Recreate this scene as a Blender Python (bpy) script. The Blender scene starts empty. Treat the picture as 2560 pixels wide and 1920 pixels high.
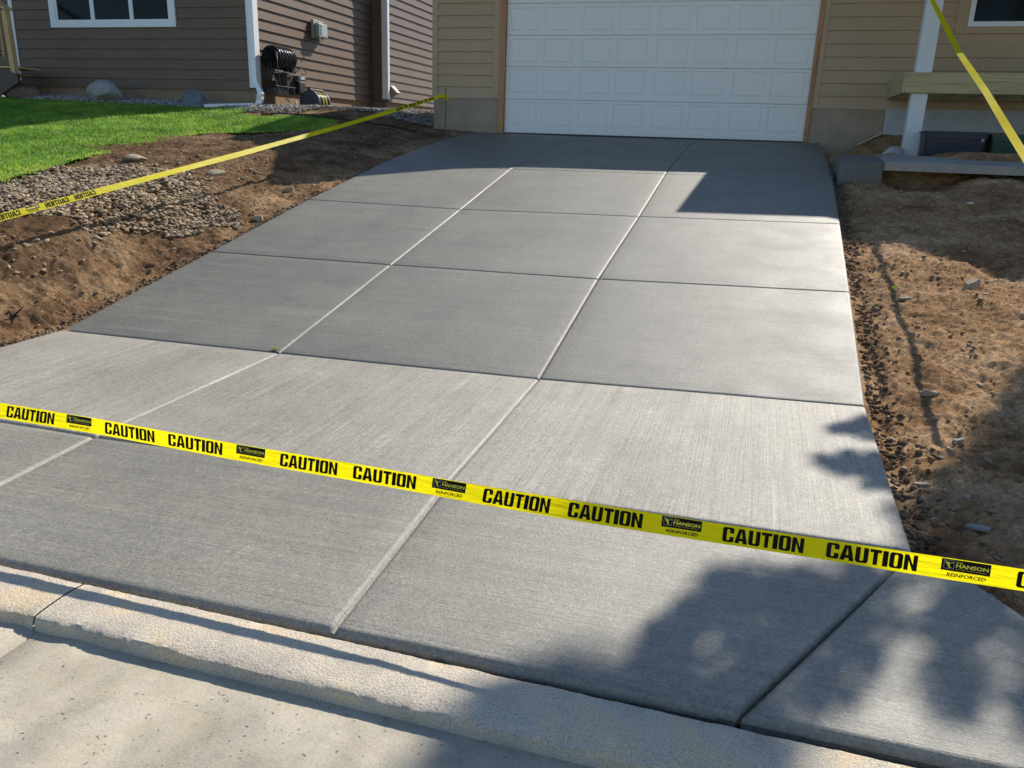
import bpy, math, random
import numpy as np
from mathutils import Vector, Matrix
random.seed(7); RNG = np.random.default_rng(7)
S = bpy.context.scene
COL = S.collection

# ---------------------------------------------------------------- camera
CP = Vector((3.740, -15.558, -0.192))
Fv = Vector((-0.26655, 0.91942, -0.28917)).normalized()
Rv = Vector((0.95694, 0.28823, 0.03270)); Rv = (Rv - Fv * Rv.dot(Fv)).normalized()
Uv = Rv.cross(Fv)
cam = bpy.data.objects.new('camera', bpy.data.cameras.new('camera'))
COL.objects.link(cam)
m = Matrix((Rv, Uv, -Fv)).transposed().to_4x4(); m.translation = CP
cam.matrix_world = m
cam.data.sensor_width = 36; cam.data.lens = 28.22
cam.data.clip_start = 0.05; cam.data.clip_end = 500
S.camera = cam

# ---------------------------------------------------------------- light
SUN = Vector((0.43, 1.05, 1.0)).normalized()
elev = math.asin(SUN.z); azim = math.atan2(SUN.x, SUN.y)
w = bpy.data.worlds.new('World'); S.world = w; w.use_nodes = True
nt = w.node_tree; bg = nt.nodes['Background']
sky = nt.nodes.new('ShaderNodeTexSky'); sky.sky_type = 'NISHITA'; sky.sun_disc = False
sky.sun_elevation = elev; sky.sun_rotation = azim
nt.links.new(sky.outputs[0], bg.inputs[0]); bg.inputs[1].default_value = 0.118
sky.ozone_density = 4.0; sky.air_density = 1.0; sky.dust_density = 0.4
sl = bpy.data.lights.new('sun', 'SUN'); sl.energy = 5.0; sl.angle = math.radians(0.55)
sl.color = (1.0, 0.93, 0.83)
so = bpy.data.objects.new('sun', sl); COL.objects.link(so)
so.rotation_euler = (-SUN).to_track_quat('-Z', 'Y').to_euler()
S.view_settings.view_transform = 'Standard'; S.view_settings.look = 'None'
S.view_settings.exposure = 0.46; S.view_settings.gamma = 1.0

# ---------------------------------------------------------------- materials
def mat(name, color, rough=0.7, spec=0.5, metal=0.0):
    mt = bpy.data.materials.new(name); mt.use_nodes = True
    b = mt.node_tree.nodes['Principled BSDF']
    b.inputs['Base Color'].default_value = (*color, 1); b.inputs['Roughness'].default_value = rough
    b.inputs['Specular IOR Level'].default_value = spec; b.inputs['Metallic'].default_value = metal
    return mt
class NT:
    def __init__(s, mt): s.t = mt.node_tree; s.b = s.t.nodes['Principled BSDF']; s.co = None
    def n(s, typ, **k):
        o = s.t.nodes.new(typ)
        for a, v in k.items(): setattr(o, a, v)
        return o
    def l(s, a, b): s.t.links.new(a, b)
    def coord(s, scale=(1, 1, 1), rot=(0, 0, 0), gen='Object'):
        tc = s.n('ShaderNodeTexCoord'); mp = s.n('ShaderNodeMapping')
        mp.inputs['Scale'].default_value = scale; mp.inputs['Rotation'].default_value = rot
        s.l(tc.outputs[gen], mp.inputs[0]); return mp.outputs[0]
    def noise(s, scale, detail=4, rough=0.6, sc=(1, 1, 1), rot=(0, 0, 0), dist=0):
        x = s.n('ShaderNodeTexNoise'); x.inputs['Scale'].default_value = scale
        x.inputs['Detail'].default_value = detail; x.inputs['Roughness'].default_value = rough
        x.inputs['Distortion'].default_value = dist
        s.l(s.coord(sc, rot), x.inputs['Vector']); return x.outputs[0]
    def ramp(s, v, stops):
        r = s.n('ShaderNodeValToRGB'); e = r.color_ramp.elements
        while len(e) < len(stops): e.new(0.5)
        for k, (p, c) in enumerate(stops):
            e[k].position = p; e[k].color = (c, c, c, 1) if not hasattr(c, '__len__') else (*c, 1)
        s.l(v, r.inputs[0]); return r.outputs[0]
    def mul(s, a, b, f=1.0, mode='MULTIPLY'):
        x = s.n('ShaderNodeMix', data_type='RGBA', blend_type=mode)
        if hasattr(f, 'is_linked'): s.l(f, x.inputs[0])
        else: x.inputs[0].default_value = f
        for v, i in ((a, 6), (b, 7)):
            if hasattr(v, 'is_linked'): s.l(v, x.inputs[i])
            else: x.inputs[i].default_value = (*v, 1)
        return x.outputs[2]
    def math(s, op, a, b=0.0):
        x = s.n('ShaderNodeMath', operation=op)
        for v, i in ((a, 0), (b, 1)):
            if hasattr(v, 'is_linked'): s.l(v, x.inputs[i])
            else: x.inputs[i].default_value = v
        return x.outputs[0]
    def bump(s, v, strength, dist, prev=None):
        x = s.n('ShaderNodeBump'); x.inputs['Strength'].default_value = strength
        x.inputs['Distance'].default_value = dist; s.l(v, x.inputs['Height'])
        if prev is not None: s.l(prev, x.inputs['Normal'])
        s.l(x.outputs[0], s.b.inputs['Normal']); return x.outputs[0]
    def base(s, c): s.l(c, s.b.inputs['Base Color'])
    def rough(s, c): s.l(c, s.b.inputs['Roughness'])

def concrete(name, color, rough, streak, seed=0, mottle=0.25, grain=0.0035, streak_amt=0.22, spec=0.5):
    """broom finished concrete; streak 'x' or 'y' is the broom direction, None = trowelled"""
    mt = mat(name, color, rough, spec); n = NT(mt)
    big = n.ramp(n.noise(0.9, 5, 0.6, rot=(0, 0, seed)), [(0.3, 1 - mottle), (0.7, 1 + mottle * 0.4)])
    med = n.ramp(n.noise(6, 6, 0.7, rot=(0, 0, seed + 1)), [(0.3, 0.9), (0.75, 1.08)])
    fine = n.mul(n.ramp(n.noise(85, 3, 0.85), [(0.32, 0.60), (0.5, 1.0), (0.66, 1.45)]), n.ramp(n.noise(32, 2, 0.8), [(0.35, 0.86), (0.62, 1.14)]))
    c = n.mul(n.mul(n.mul(color, big), med), fine, 0.75)
    hgt = n.noise(110, 4, 0.8)
    if streak:
        ms = n.ramp(n.noise(1.4, 3, 0.6), [(0.50, 0.0), (0.66, 1.0)])
        sl_ = n.ramp(n.noise(1.0, 1, 0.5, sc=(0.5, 38, 1) if streak == 'x' else (38, 0.5, 1)), [(0.60, 0.0), (0.70, 1.0)])
        c = n.mul(c, n.mul(c, (1.35, 1.35, 1.33)), n.math('MULTIPLY', ms, sl_), 'MIX')
        sc = (1.1, 130, 1) if streak == 'x' else (130, 1.1, 1)
        sc2 = (0.35, 16, 1) if streak == 'x' else (16, 0.35, 1)
        st = n.noise(1.0, 3, 0.75, sc=sc); st2 = n.noise(1.0, 4, 0.65, sc=sc2)
        c = n.mul(c, n.ramp(st, [(0.30, 1 - streak_amt * 1.3), (0.5, 1.0), (0.75, 1 + streak_amt * 0.6)]))
        c = n.mul(c, n.ramp(st2, [(0.3, 1 - streak_amt * 0.7), (0.7, 1 + streak_amt * 0.3)]))
        b1 = n.bump(st, 0.5, 0.004)
        n.bump(hgt, 0.9, grain, b1)
    else:
        n.bump(hgt, 0.8, grain)
    n.base(c)
    n.rough(n.ramp(n.noise(3, 4, 0.6), [(0.3, rough - 0.05), (0.7, rough + 0.07)]))
    return mt

M = {}
M['conc_drive'] = concrete('driveway_concrete', (0.150, 0.143, 0.114), 0.56, 'x', 0.3, 0.24, streak_amt=0.15, spec=0.9)
M['conc_walk'] = concrete('sidewalk_concrete', (0.315, 0.292, 0.24), 0.50, 'y', 1.1, 0.2, streak_amt=0.20, spec=0.5)
M['conc_apron'] = concrete('apron_concrete', (0.225, 0.210, 0.166), 0.50, 'x', 2.3, 0.18, streak_amt=0.2, spec=0.9)
M['conc_old'] = concrete('old_step_concrete', (0.34, 0.31, 0.26), 0.8, None, 0.8, 0.4)
M['conc_new'] = concrete('fresh_block_concrete', (0.125, 0.12, 0.105), 0.6, None, 0.8, 0.15)
M['foundation'] = concrete('foundation_parge', (0.34, 0.265, 0.18), 0.9, None, 2.0, 0.35, 0.006)
M['foundation_pale'] = concrete('foundation_pale', (0.42, 0.43, 0.42), 0.9, None, 2.0, 0.15, 0.004)
M['nb_foundation'] = concrete('neighbour_foundation', (0.30, 0.20, 0.12), 0.9, None, 2.0, 0.15, 0.004)

def street_mat():
    mt = mat('street_concrete', (0.5, 0.48, 0.42), 0.8, 0.3); n = NT(mt)
    c = n.mul((0.455, 0.41, 0.335), n.ramp(n.noise(1.3, 6, 0.6, dist=0.3), [(0.34, (0.62, 0.66, 0.70)), (0.46, (0.93, 0.93, 0.92)), (0.62, (1.06, 1.04, 1.0))]))
    c = n.mul(c, n.ramp(n.noise(3.6, 6, 0.65, dist=0.5), [(0.32, (0.80, 0.78, 0.72)), (0.55, (1, 0.99, 0.95)), (0.75, (1.05, 1.05, 1.05))]))
    pits = n.ramp(n.noise(60, 2, 0.5), [(0.27, 0.35), (0.32, 1.0)])
    c = n.mul(c, pits)
    c = n.mul(c, n.ramp(n.noise(120, 4, 0.8), [(0.32, 0.84), (0.66, 1.12)]))
    c = n.mul(c, n.ramp(n.noise(14, 6, 0.75), [(0.28, (0.80, 0.82, 0.84)), (0.42, (0.98, 0.98, 0.98)), (0.7, (1.03, 1.03, 1.02))]))
    n.base(c); n.bump(n.noise(90, 5, 0.75), 0.6, 0.004)
    return mt
M['street'] = street_mat()
def kerb_mat():
    mt = mat('kerb_concrete', (0.4, 0.37, 0.3), 0.85, 0.3); n = NT(mt)
    c = n.mul((0.55, 0.49, 0.39), n.ramp(n.noise(3.2, 5, 0.65), [(0.28, (0.72, 0.72, 0.74)), (0.5, (0.98, 0.97, 0.96)), (0.62, (1.12, 1.0, 0.82)), (0.78, (1.1, 1.1, 1.12))]))
    v = n.n('ShaderNodeTexVoronoi'); v.inputs['Scale'].default_value = 105
    n.l(n.coord((1, 1.3, 1)), v.inputs['Vector'])
    msk = n.ramp(n.noise(9, 3, 0.6), [(0.40, 0.0), (0.60, 0.55)])
    dots = n.ramp(v.outputs['Distance'], [(0.2, 0.5), (0.4, 1.0)])
    c2 = n.mul(c, dots)
    c = n.mul(c, c2, msk, 'MIX')
    c = n.mul(c, n.ramp(n.noise(130, 3, 0.7), [(0.32, 0.72), (0.5, 1.0), (0.7, 1.18)]))
    n.base(c)
    b = n.bump(n.noise(110, 4, 0.75), 1.0, 0.006); n.bump(dots, 0.5, 0.003, b)
    return mt
M['kerb'] = kerb_mat()

def dirt_mat(name, c1, c2, c3, band=None):
    mt = mat(name, c1, 0.97, 0.12); n = NT(mt)
    c = n.ramp(n.noise(1.7, 7, 0.68, dist=0.4), [(0.30, c1), (0.50, c2), (0.68, c3)])
    c = n.mul(c, n.ramp(n.noise(14, 6, 0.7), [(0.3, 0.5), (0.5, 1.0), (0.72, 1.3)]))
    c = n.mul(c, n.ramp(n.noise(70, 4, 0.8), [(0.3, 0.62), (0.5, 1.0), (0.66, 1.28)]))
    if band:
        sx = n.n('ShaderNodeSeparateXYZ'); n.l(n.coord(), sx.inputs[0])
        mr = n.n('ShaderNodeMapRange'); mr.inputs['From Min'].default_value = band[0]; mr.inputs['From Max'].default_value = band[1]
        wob = n.math('MULTIPLY_ADD', n.noise(1.3, 4, 0.6), 1.2); n.l(n.math('ADD', sx.outputs[0], wob), mr.inputs[0])
        c = n.mul(c, n.mul(c, (1.6, 1.55, 1.45)), mr.outputs[0], 'MIX')
    n.base(c)
    b = n.bump(n.noise(22, 8, 0.75), 1.0, 0.06)
    n.bump(n.noise(90, 4, 0.75), 1.0, 0.014, b)
    return mt
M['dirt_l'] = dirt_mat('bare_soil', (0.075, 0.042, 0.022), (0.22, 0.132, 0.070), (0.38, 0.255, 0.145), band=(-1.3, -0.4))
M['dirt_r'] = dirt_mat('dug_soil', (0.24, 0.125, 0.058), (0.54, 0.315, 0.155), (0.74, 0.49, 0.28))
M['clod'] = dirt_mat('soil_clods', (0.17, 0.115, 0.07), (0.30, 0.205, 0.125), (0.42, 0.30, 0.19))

def stone_mat(name, cols, scale=14, rough=0.85):
    mt = mat(name, cols[0], rough, 0.3); n = NT(mt)
    g = n.n('ShaderNodeAttribute'); g.attribute_name = 'tint'
    c = n.ramp(g.outputs['Fac'], [(k / (len(cols) - 1), c) for k, c in enumerate(cols)])
    c = n.mul(c, n.ramp(n.noise(scale, 5, 0.7), [(0.3, 0.72), (0.6, 1.08)]))
    n.base(c); n.bump(n.noise(scale * 4, 4, 0.7), 0.5, 0.004)
    return mt
M['gravel'] = stone_mat('river_gravel', [(0.13, 0.085, 0.05), (0.36, 0.265, 0.165), (0.21, 0.155, 0.10), (0.50, 0.39, 0.26)], 30)
M['gravel_grey'] = stone_mat('bed_gravel', [(0.12, 0.12, 0.13), (0.42, 0.38, 0.32), (0.2, 0.19, 0.18), (0.5, 0.46, 0.4)], 30)
M['pebble'] = stone_mat('pebbles', [(0.17, 0.12, 0.08), (0.33, 0.26, 0.18), (0.25, 0.17, 0.11), (0.42, 0.35, 0.26)], 30)

def rock_mat(name, c1, c2, sc=5):
    mt = mat(name, c1, 0.85, 0.3); n = NT(mt)
    c = n.ramp(n.noise(sc, 7, 0.7, dist=0.5), [(0.3, c1), (0.7, c2)])
    n.base(n.mul(c, n.ramp(n.noise(90, 3, 0.7), [(0.3, 0.7), (0.7, 1.2)])))
    n.bump(n.noise(22, 7, 0.7), 0.8, 0.02); return mt

def siding_mat(name, c, rough, gr, amt):
    mt = mat(name, c, rough, 0.35); n = NT(mt)
    g = n.noise(1.0, 5, 0.75, sc=(3.0, 3.0, 90), dist=0.6)
    col = n.mul(c, n.ramp(g, [(0.3, 1 - amt), (0.5, 1.0), (0.72, 1 + amt)]))
    col = n.mul(col, n.ramp(n.noise(0.8, 3, 0.6), [(0.3, 0.92), (0.7, 1.06)]))
    n.base(col); n.bump(g, 0.6, gr); return mt
M['siding_tan'] = siding_mat('tan_lap_siding', (0.46, 0.325, 0.195), 0.75, 0.0015, 0.07)
M['trim_tan'] = siding_mat('tan_trim', (0.47, 0.335, 0.205), 0.7, 0.0008, 0.04)
M['siding_brown'] = siding_mat('brown_cedar_siding', (0.15, 0.095, 0.056), 0.5, 0.006, 0.28)
M['white_trim'] = mat('white_trim_paint', (0.78, 0.79, 0.76), 0.5)
M['white_metal'] = mat('white_downspout_metal', (0.82, 0.83, 0.82), 0.35)
M['primer'] = mat('white_primed_wood', (0.66, 0.67, 0.64), 0.6)
def door_mat():
    mt = mat('white_garage_door_steel', (0.80, 0.77, 0.69), 0.42); n = NT(mt)
    g = n.noise(1.0, 3, 0.6, sc=(95, 95, 1.2)); n.bump(g, 0.35, 0.0016)
    n.base(n.mul((0.80, 0.77, 0.69), n.ramp(g, [(0.3, 0.95), (0.7, 1.02)]))); return mt
M['door'] = door_mat()
def wood_mat(name, c1, c2, axis='x', rough=0.75, sc=1.0):
    mt = mat(name, c1, rough, 0.3); n = NT(mt)
    k = {'x': (1.2, 22, 22), 'z': (22, 22, 1.2), 'y': (22, 1.2, 22)}[axis]
    k = tuple(v * sc for v in k)
    g = n.noise(1.0, 5, 0.65, sc=k, dist=1.4)
    n.base(n.ramp(g, [(0.3, c1), (0.52, c2), (0.75, tuple(v * 1.15 for v in c2))]))
    n.bump(g, 0.3, 0.002); return mt
M['cedar'] = wood_mat('cedar_jamb', (0.30, 0.13, 0.055), (0.47, 0.235, 0.11), 'z')
M['green_wood'] = wood_mat('treated_lumber', (0.30, 0.235, 0.105), (0.47, 0.385, 0.20), 'x')
M['raw_wood'] = wood_mat('raw_lumber', (0.42, 0.24, 0.10), (0.66, 0.43, 0.20), 'z')
M['scrap_wood'] = wood_mat('scrap_wood', (0.36, 0.28, 0.17), (0.56, 0.46, 0.30), 'x')
M['black'] = mat('black_plastic', (0.012, 0.012, 0.013), 0.4)
M['blackm'] = mat('black_metal', (0.015, 0.014, 0.014), 0.45, 0.5)
M['matte'] = mat('matte_black_rubber', (0.010, 0.010, 0.010), 0.85, 0.2)
M['hose'] = mat('black_hose_rubber', (0.018, 0.018, 0.018), 0.28, 0.6)
M['greyplastic'] = mat('dark_grey_plastic', (0.055, 0.062, 0.07), 0.6)
M['yellow_stripe'] = mat('yellow_hose_stripe', (0.55, 0.48, 0.05), 0.4)
M['navy'] = mat('dark_blue_plastic', (0.016, 0.018, 0.035), 0.45)
M['greenbin'] = mat('green_plastic', (0.012, 0.05, 0.028), 0.45)
M['brownbox'] = mat('dark_brown_metal', (0.045, 0.032, 0.025), 0.5)
M['meter'] = mat('grey_meter_plastic', (0.27, 0.30, 0.25), 0.4)
M['paper'] = mat('label_paper', (0.5, 0.52, 0.56), 0.6)
M['sticker'] = mat('orange_sticker', (0.75, 0.38, 0.08), 0.6)
M['rusty'] = mat('rusty_steel', (0.05, 0.035, 0.028), 0.7)
M['vent'] = mat('brown_vent_metal', (0.22, 0.14, 0.11), 0.35)
M['concertina'] = mat('pale_hose', (0.38, 0.38, 0.36), 0.5)
M['roof'] = mat('roof_shingle', (0.06, 0.055, 0.05), 0.9)
M['edge'] = mat('black_edging', (0.015, 0.014, 0.013), 0.7)
M['bark'] = rock_mat('tree_bark', (0.09, 0.065, 0.045), (0.17, 0.13, 0.09), 8)
M['ink'] = mat('black_ink', (0.010, 0.009, 0.008), 0.75, 0.08)
gm = mat('dark_window_glass', (0.006, 0.009, 0.011), 0.12, 0.12); M['glass'] = gm
def tape_mat(nm, ca, tr):
    mt = mat(nm, ca, 0.42, 0.12); n = NT(mt)
    b = n.b; out = n.t.nodes['Material Output']
    t = n.n('ShaderNodeBsdfTranslucent'); t.inputs[0].default_value = (*ca, 1)
    mx = n.n('ShaderNodeMixShader'); mx.inputs[0].default_value = tr
    n.l(b.outputs[0], mx.inputs[1]); n.l(t.outputs[0], mx.inputs[2]); n.l(mx.outputs[0], out.inputs[0])
    n.base(n.mul(ca, n.ramp(n.noise(3, 2, 0.5), [(0.3, 0.86), (0.7, 1.05)])))
    bp = n.bump(n.noise(1.0, 3, 0.6, sc=(7, 7, 60)), 0.8, 0.006); n.l(bp, t.inputs['Normal'])
    return mt
M['tape'] = tape_mat('yellow_tape_plastic', (0.95, 0.84, 0.006), 0.62)
M['tapeink_y'] = mat('tape_logo_yellow', (0.72, 0.62, 0.02), 0.4)
def leafm(nm, c, tr=0.35):
    mt = mat(nm, c, 0.55, 0.4); n = NT(mt); out = n.t.nodes['Material Output']
    g = n.n('ShaderNodeAttribute'); g.attribute_name = 'tint'
    col = n.mul(c, n.ramp(g.outputs['Fac'], [(0, (0.4, 0.5, 0.4)), (0.5, (1.0, 1.0, 1.0)), (0.85, (1.5, 1.25, 1.3)), (1, (2.4, 1.5, 2.2))]))
    n.base(col)
    t = n.n('ShaderNodeBsdfTranslucent'); n.l(col, t.inputs[0])
    mx = n.n('ShaderNodeMixShader'); mx.inputs[0].default_value = tr
    n.l(n.b.outputs[0], mx.inputs[1]); n.l(t.outputs[0], mx.inputs[2]); n.l(mx.outputs[0], out.inputs[0])
    return mt
M['leaf'] = leafm('green_leaf', (0.05, 0.11, 0.02))
M['grass'] = leafm('lawn_blades', (0.23, 0.42, 0.05), 0.5)
lm = mat('lawn_soil', (0.03, 0.05, 0.012), 0.95, 0.1); M['lawn'] = lm
n_ = NT(lm); n_.base(n_.ramp(n_.noise(9, 5, 0.7), [(0.3, (0.03, 0.06, 0.012)), (0.7, (0.06, 0.11, 0.022))]))
n_.bump(n_.noise(90, 4, 0.7), 0.8, 0.02)

# ---------------------------------------------------------------- mesh helpers
class MB:
    def __init__(s): s.v = []; s.f = []; s.m = []; s.mi = 0
    def add(s, vs, fs):
        o = len(s.v); s.v += [tuple(v) for v in vs]; s.f += [tuple(i + o for i in f) for f in fs]
        s.m += [s.mi] * len(fs); return s
    def box(s, x0, x1, y0, y1, z0, z1, bev=0.0):
        if bev <= 0:
            vs = [(x, y, z) for z in (z0, z1) for y in (y0, y1) for x in (x0, x1)]
            return s.add(vs, [(0, 2, 3, 1), (4, 5, 7, 6), (0, 1, 5, 4), (2, 6, 7, 3), (0, 4, 6, 2), (1, 3, 7, 5)])
        b = bev; vs = []; 
        rings = [(b, z0), (0, z0 + b), (0, z1 - b), (b, z1)]
        fs = []
        for k, (i, z) in enumerate(rings):
            c = b - i * 0 if False else 0
            if i > 0: p = [(x0 + b, y0 + b), (x1 - b, y0 + b), (x1 - b, y1 - b), (x0 + b, y1 - b)]; p = [p[0], p[0], p[1], p[1], p[2], p[2], p[3], p[3]]
            else: p = [(x0, y0 + b), (x0 + b, y0), (x1 - b, y0), (x1, y0 + b), (x1, y1 - b), (x1 - b, y1), (x0 + b, y1), (x0, y1 - b)]
            vs += [(a, c2, z) for a, c2 in p]
        for k in range(3):
            for j in range(8):
                a = k * 8 + j; b2 = k * 8 + (j + 1) % 8; fs.append((a, b2, b2 + 8, a + 8))
        fs.append(tuple(reversed([0, 2, 4, 6]))); fs.append((24, 26, 28, 30))
        return s.add(vs, fs)
    def prism(s, pts, axis, a, b):
        """polygon pts (2-D) extruded along axis from a to b"""
        n = len(pts)
        def P(q, t): return {'x': (t, q[0], q[1]), 'y': (q[0], t, q[1]), 'z': (q[0], q[1], t)}[axis]
        vs = [P(q, a) for q in pts] + [P(q, b) for q in pts]
        fs = [tuple(range(n)), tuple(range(2 * n - 1, n - 1, -1))] + [(i, i + n, (i + 1) % n + n, (i + 1) % n) for i in range(n)]
        return s.add(vs, fs)
    def tube(s, path, r, n=8, closed=False, cap=True):
        path = [Vector(p) for p in path]; N = len(path); rr = r if hasattr(r, '__len__') else [r] * N
        vs = []; prev = None
        for i, p in enumerate(path):
            if closed: d = (path[(i + 1) % N] - path[i - 1])
            else: d = path[min(i + 1, N - 1)] - path[max(i - 1, 0)]
            d.normalize()
            if prev is None: a = d.orthogonal().normalized()
            else: a = (prev - d * prev.dot(d)).normalized()
            prev = a; b = d.cross(a)
            for k in range(n):
                t = 2 * math.pi * k / n; vs.append(p + (a * math.cos(t) + b * math.sin(t)) * rr[i])
        fs = []
        for i in range(N if closed else N - 1):
            j = (i + 1) % N
            for k in range(n): fs.append((i * n + k, i * n + (k + 1) % n, j * n + (k + 1) % n, j * n + k))
        if cap and not closed: fs += [tuple(range(n - 1, -1, -1)), tuple((N - 1) * n + k for k in range(n))]
        return s.add(vs, fs)
    def rectube(s, path, w, d):
        """rectangular pipe; path points with 'side' axis = x"""
        vs = []; fs = []; N = len(path)
        P = [Vector(p) for p in path]
        side = Vector(w[0]); hw = w[1] / 2
        for i in range(N):
            t = (P[min(i + 1, N - 1)] - P[max(i - 1, 0)]).normalized()
            nn = t.cross(side).normalized()
            for a, b in ((-1, -1), (1, -1), (1, 1), (-1, 1)): vs.append(P[i] + side * hw * a + nn * d / 2 * b)
        for i in range(N - 1):
            for k in range(4): fs.append((i * 4 + k, i * 4 + (k + 1) % 4, i * 4 + 4 + (k + 1) % 4, i * 4 + 4 + k))
        fs += [(3, 2, 1, 0), tuple((N - 1) * 4 + k for k in range(4))]
        return s.add(vs, fs)
    def build(s, name, mats, parent=None, smooth=False, loc=None):
        me = bpy.data.meshes.new(name)
        vs = s.v
        if loc is not None: vs = [(v[0] - loc[0], v[1] - loc[1], v[2] - loc[2]) for v in vs]
        me.from_pydata(vs, [], s.f)
        if not isinstance(mats, (list, tuple)): mats = [mats]
        for q in mats: me.materials.append(q)
        if len(mats) > 1: me.polygons.foreach_set('material_index', s.m)
        if smooth: me.shade_smooth()
        me.update()
        o = bpy.data.objects.new(name, me); COL.objects.link(o)
        if loc is not None and parent is None: o.location = loc
        if parent is not None: o.parent = parent
        return o
def np_mesh(name, V, Fc, mt, parent=None, smooth=False, tint=None):
    """V (n,3), Fc (m,k) arrays"""
    me = bpy.data.meshes.new(name); k = Fc.shape[1]
    me.vertices.add(len(V)); me.vertices.foreach_set('co', np.asarray(V, np.float32).ravel())
    me.loops.add(Fc.size); me.loops.foreach_set('vertex_index', Fc.astype(np.int32).ravel())
    me.polygons.add(len(Fc)); me.polygons.foreach_set('loop_start', np.arange(0, Fc.size, k, dtype=np.int32))
    me.polygons.foreach_set('loop_total', np.full(len(Fc), k, np.int32))
    if tint is not None:
        a = me.attributes.new('tint', 'FLOAT', 'POINT'); a.data.foreach_set('value', np.asarray(tint, np.float32))
    me.materials.append(mt); me.update(calc_edges=True); me.validate()
    if smooth: me.shade_smooth()
    o = bpy.data.objects.new(name, me); COL.objects.link(o)
    if parent is not None: o.parent = parent
    return o
def empty(name, loc, label, cat, group=None):
    o = bpy.data.objects.new(name, None); COL.objects.link(o); o.location = loc
    tag(o, label, cat, group); return o
def tag(o, label=None, cat=None, group=None, kind=None):
    if label: o['label'] = label
    if cat: o['category'] = cat
    if group: o['group'] = group
    if kind: o['kind'] = kind
    return o
def part(mb, name, mt, parent, smooth=False, label=None):
    """mesh given in world coordinates, stored relative to its parent"""
    loc = parent.matrix_basis.translation if parent.parent is None else Vector((0, 0, 0))
    mb.v = [(v[0] - loc[0], v[1] - loc[1], v[2] - loc[2]) for v in mb.v]
    o = mb.build(name, mt, parent, smooth)
    if label: o['label'] = label
    return o
def subpart(mb, name, mt, parent, root, smooth=False):
    loc = root.location
    mb.v = [(v[0] - loc[0], v[1] - loc[1], v[2] - loc[2]) for v in mb.v]
    return mb.build(name, mt, parent, smooth)

# vectorised value noise
def vnoise(x, y, seed=0):
    xi = np.floor(x).astype(np.int64); yi = np.floor(y).astype(np.int64)
    fx = x - xi; fy = y - yi; fx = fx * fx * (3 - 2 * fx); fy = fy * fy * (3 - 2 * fy)
    def h(a, b):
        n = (a * 374761393 + b * 668265263 + seed * 982451653) & 0x7fffffff
        n = ((n ^ (n >> 13)) * 1274126177) & 0x7fffffff
        return ((n ^ (n >> 16)) & 0xffff) / 65535.0
    a = h(xi, yi); b = h(xi + 1, yi); c = h(xi, yi + 1); d = h(xi + 1, yi + 1)
    return (a * (1 - fx) + b * fx) * (1 - fy) + (c * (1 - fx) + d * fx) * fy
def fbm(x, y, f0, octs, seed=0, g=0.5):
    t = 0 * x; a = 1.0; s = 0
    for k in range(octs):
        t = t + a * (vnoise(x * f0 + 17.3 * k, y * f0 - 9.1 * k, seed + k) - 0.5); s += a; a *= g; f0 *= 2.03
    return t / s * 2
def sstep(t): t = np.clip(t, 0, 1); return t * t * (3 - 2 * t)

# ---------------------------------------------------------------- ground shape
RY = [-0.03, -4.485, -6.607, -8.54, -10.48, -12.273, -13.40]
KY = np.array([0, 4.485, 6.607, 8.54, 10.48, 12.273, 13.40, 14.2])
KZ = np.array([-0.055, -0.54, -0.932, -1.335, -1.728, -1.765, -1.845, -1.87])
def zs(y): return np.interp(-np.asarray(y, float), KY, KZ)
def lawn_z(x, y):
    return np.where(y > 0.75, 0.33 + 0.03 * (y - 0.75), 0.33 + 0.135 * (y - 0.75)) + 0.02 * np.clip(-7 - x, 0, 8)
def edge_l(y): return np.where(y > -12.27, -1.55, -1.55 + (y + 12.27) * 0.75)
def TL(x, y, rough=True):
    x = np.asarray(x, float); y = np.asarray(y, float)
    d = edge_l(y) - x
    base = np.where(y > -0.3, -0.06 + 0.01 * np.clip(y, 0, 9), zs(y) - 0.055)
    bw = np.interp(-y, [-1, 0, 4, 9, 13], [4.0, 3.6, 2.2, 1.35, 1.2])
    t = sstep((d - 0.05) / bw)
    top = np.maximum(lawn_z(x, y), base + 0.02)
    z = base * (1 - t) + top * t
    if rough:
        k = sstep((d + 0.02) / 0.25)
        z = z + k * (0.05 * fbm(x, y, 0.9, 3, 3) + (0.065 + 0.035 * sstep((-y - 7) / 2)) * fbm(x, y, 3.2, 6, 11, 0.68) * (1 - 0.6 * sstep((y + 5) / 2)) + 0.035 * np.abs(fbm(x, y, 11, 4, 5, 0.7)) + 0.05 * sstep((-y - 7.5) / 1.5) * (np.abs(fbm(x * 1.0, y * 1.7, 2.3, 4, 19, 0.6)) - 0.2) + 0.014 * fbm(x, y, 22, 3, 29, 0.8))
    return z
def edge_r(y): return np.interp(-y, [0, 12.25, 12.42, 12.63, 13.45], [4.66, 4.53, 4.67, 4.83, 5.5])
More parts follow.
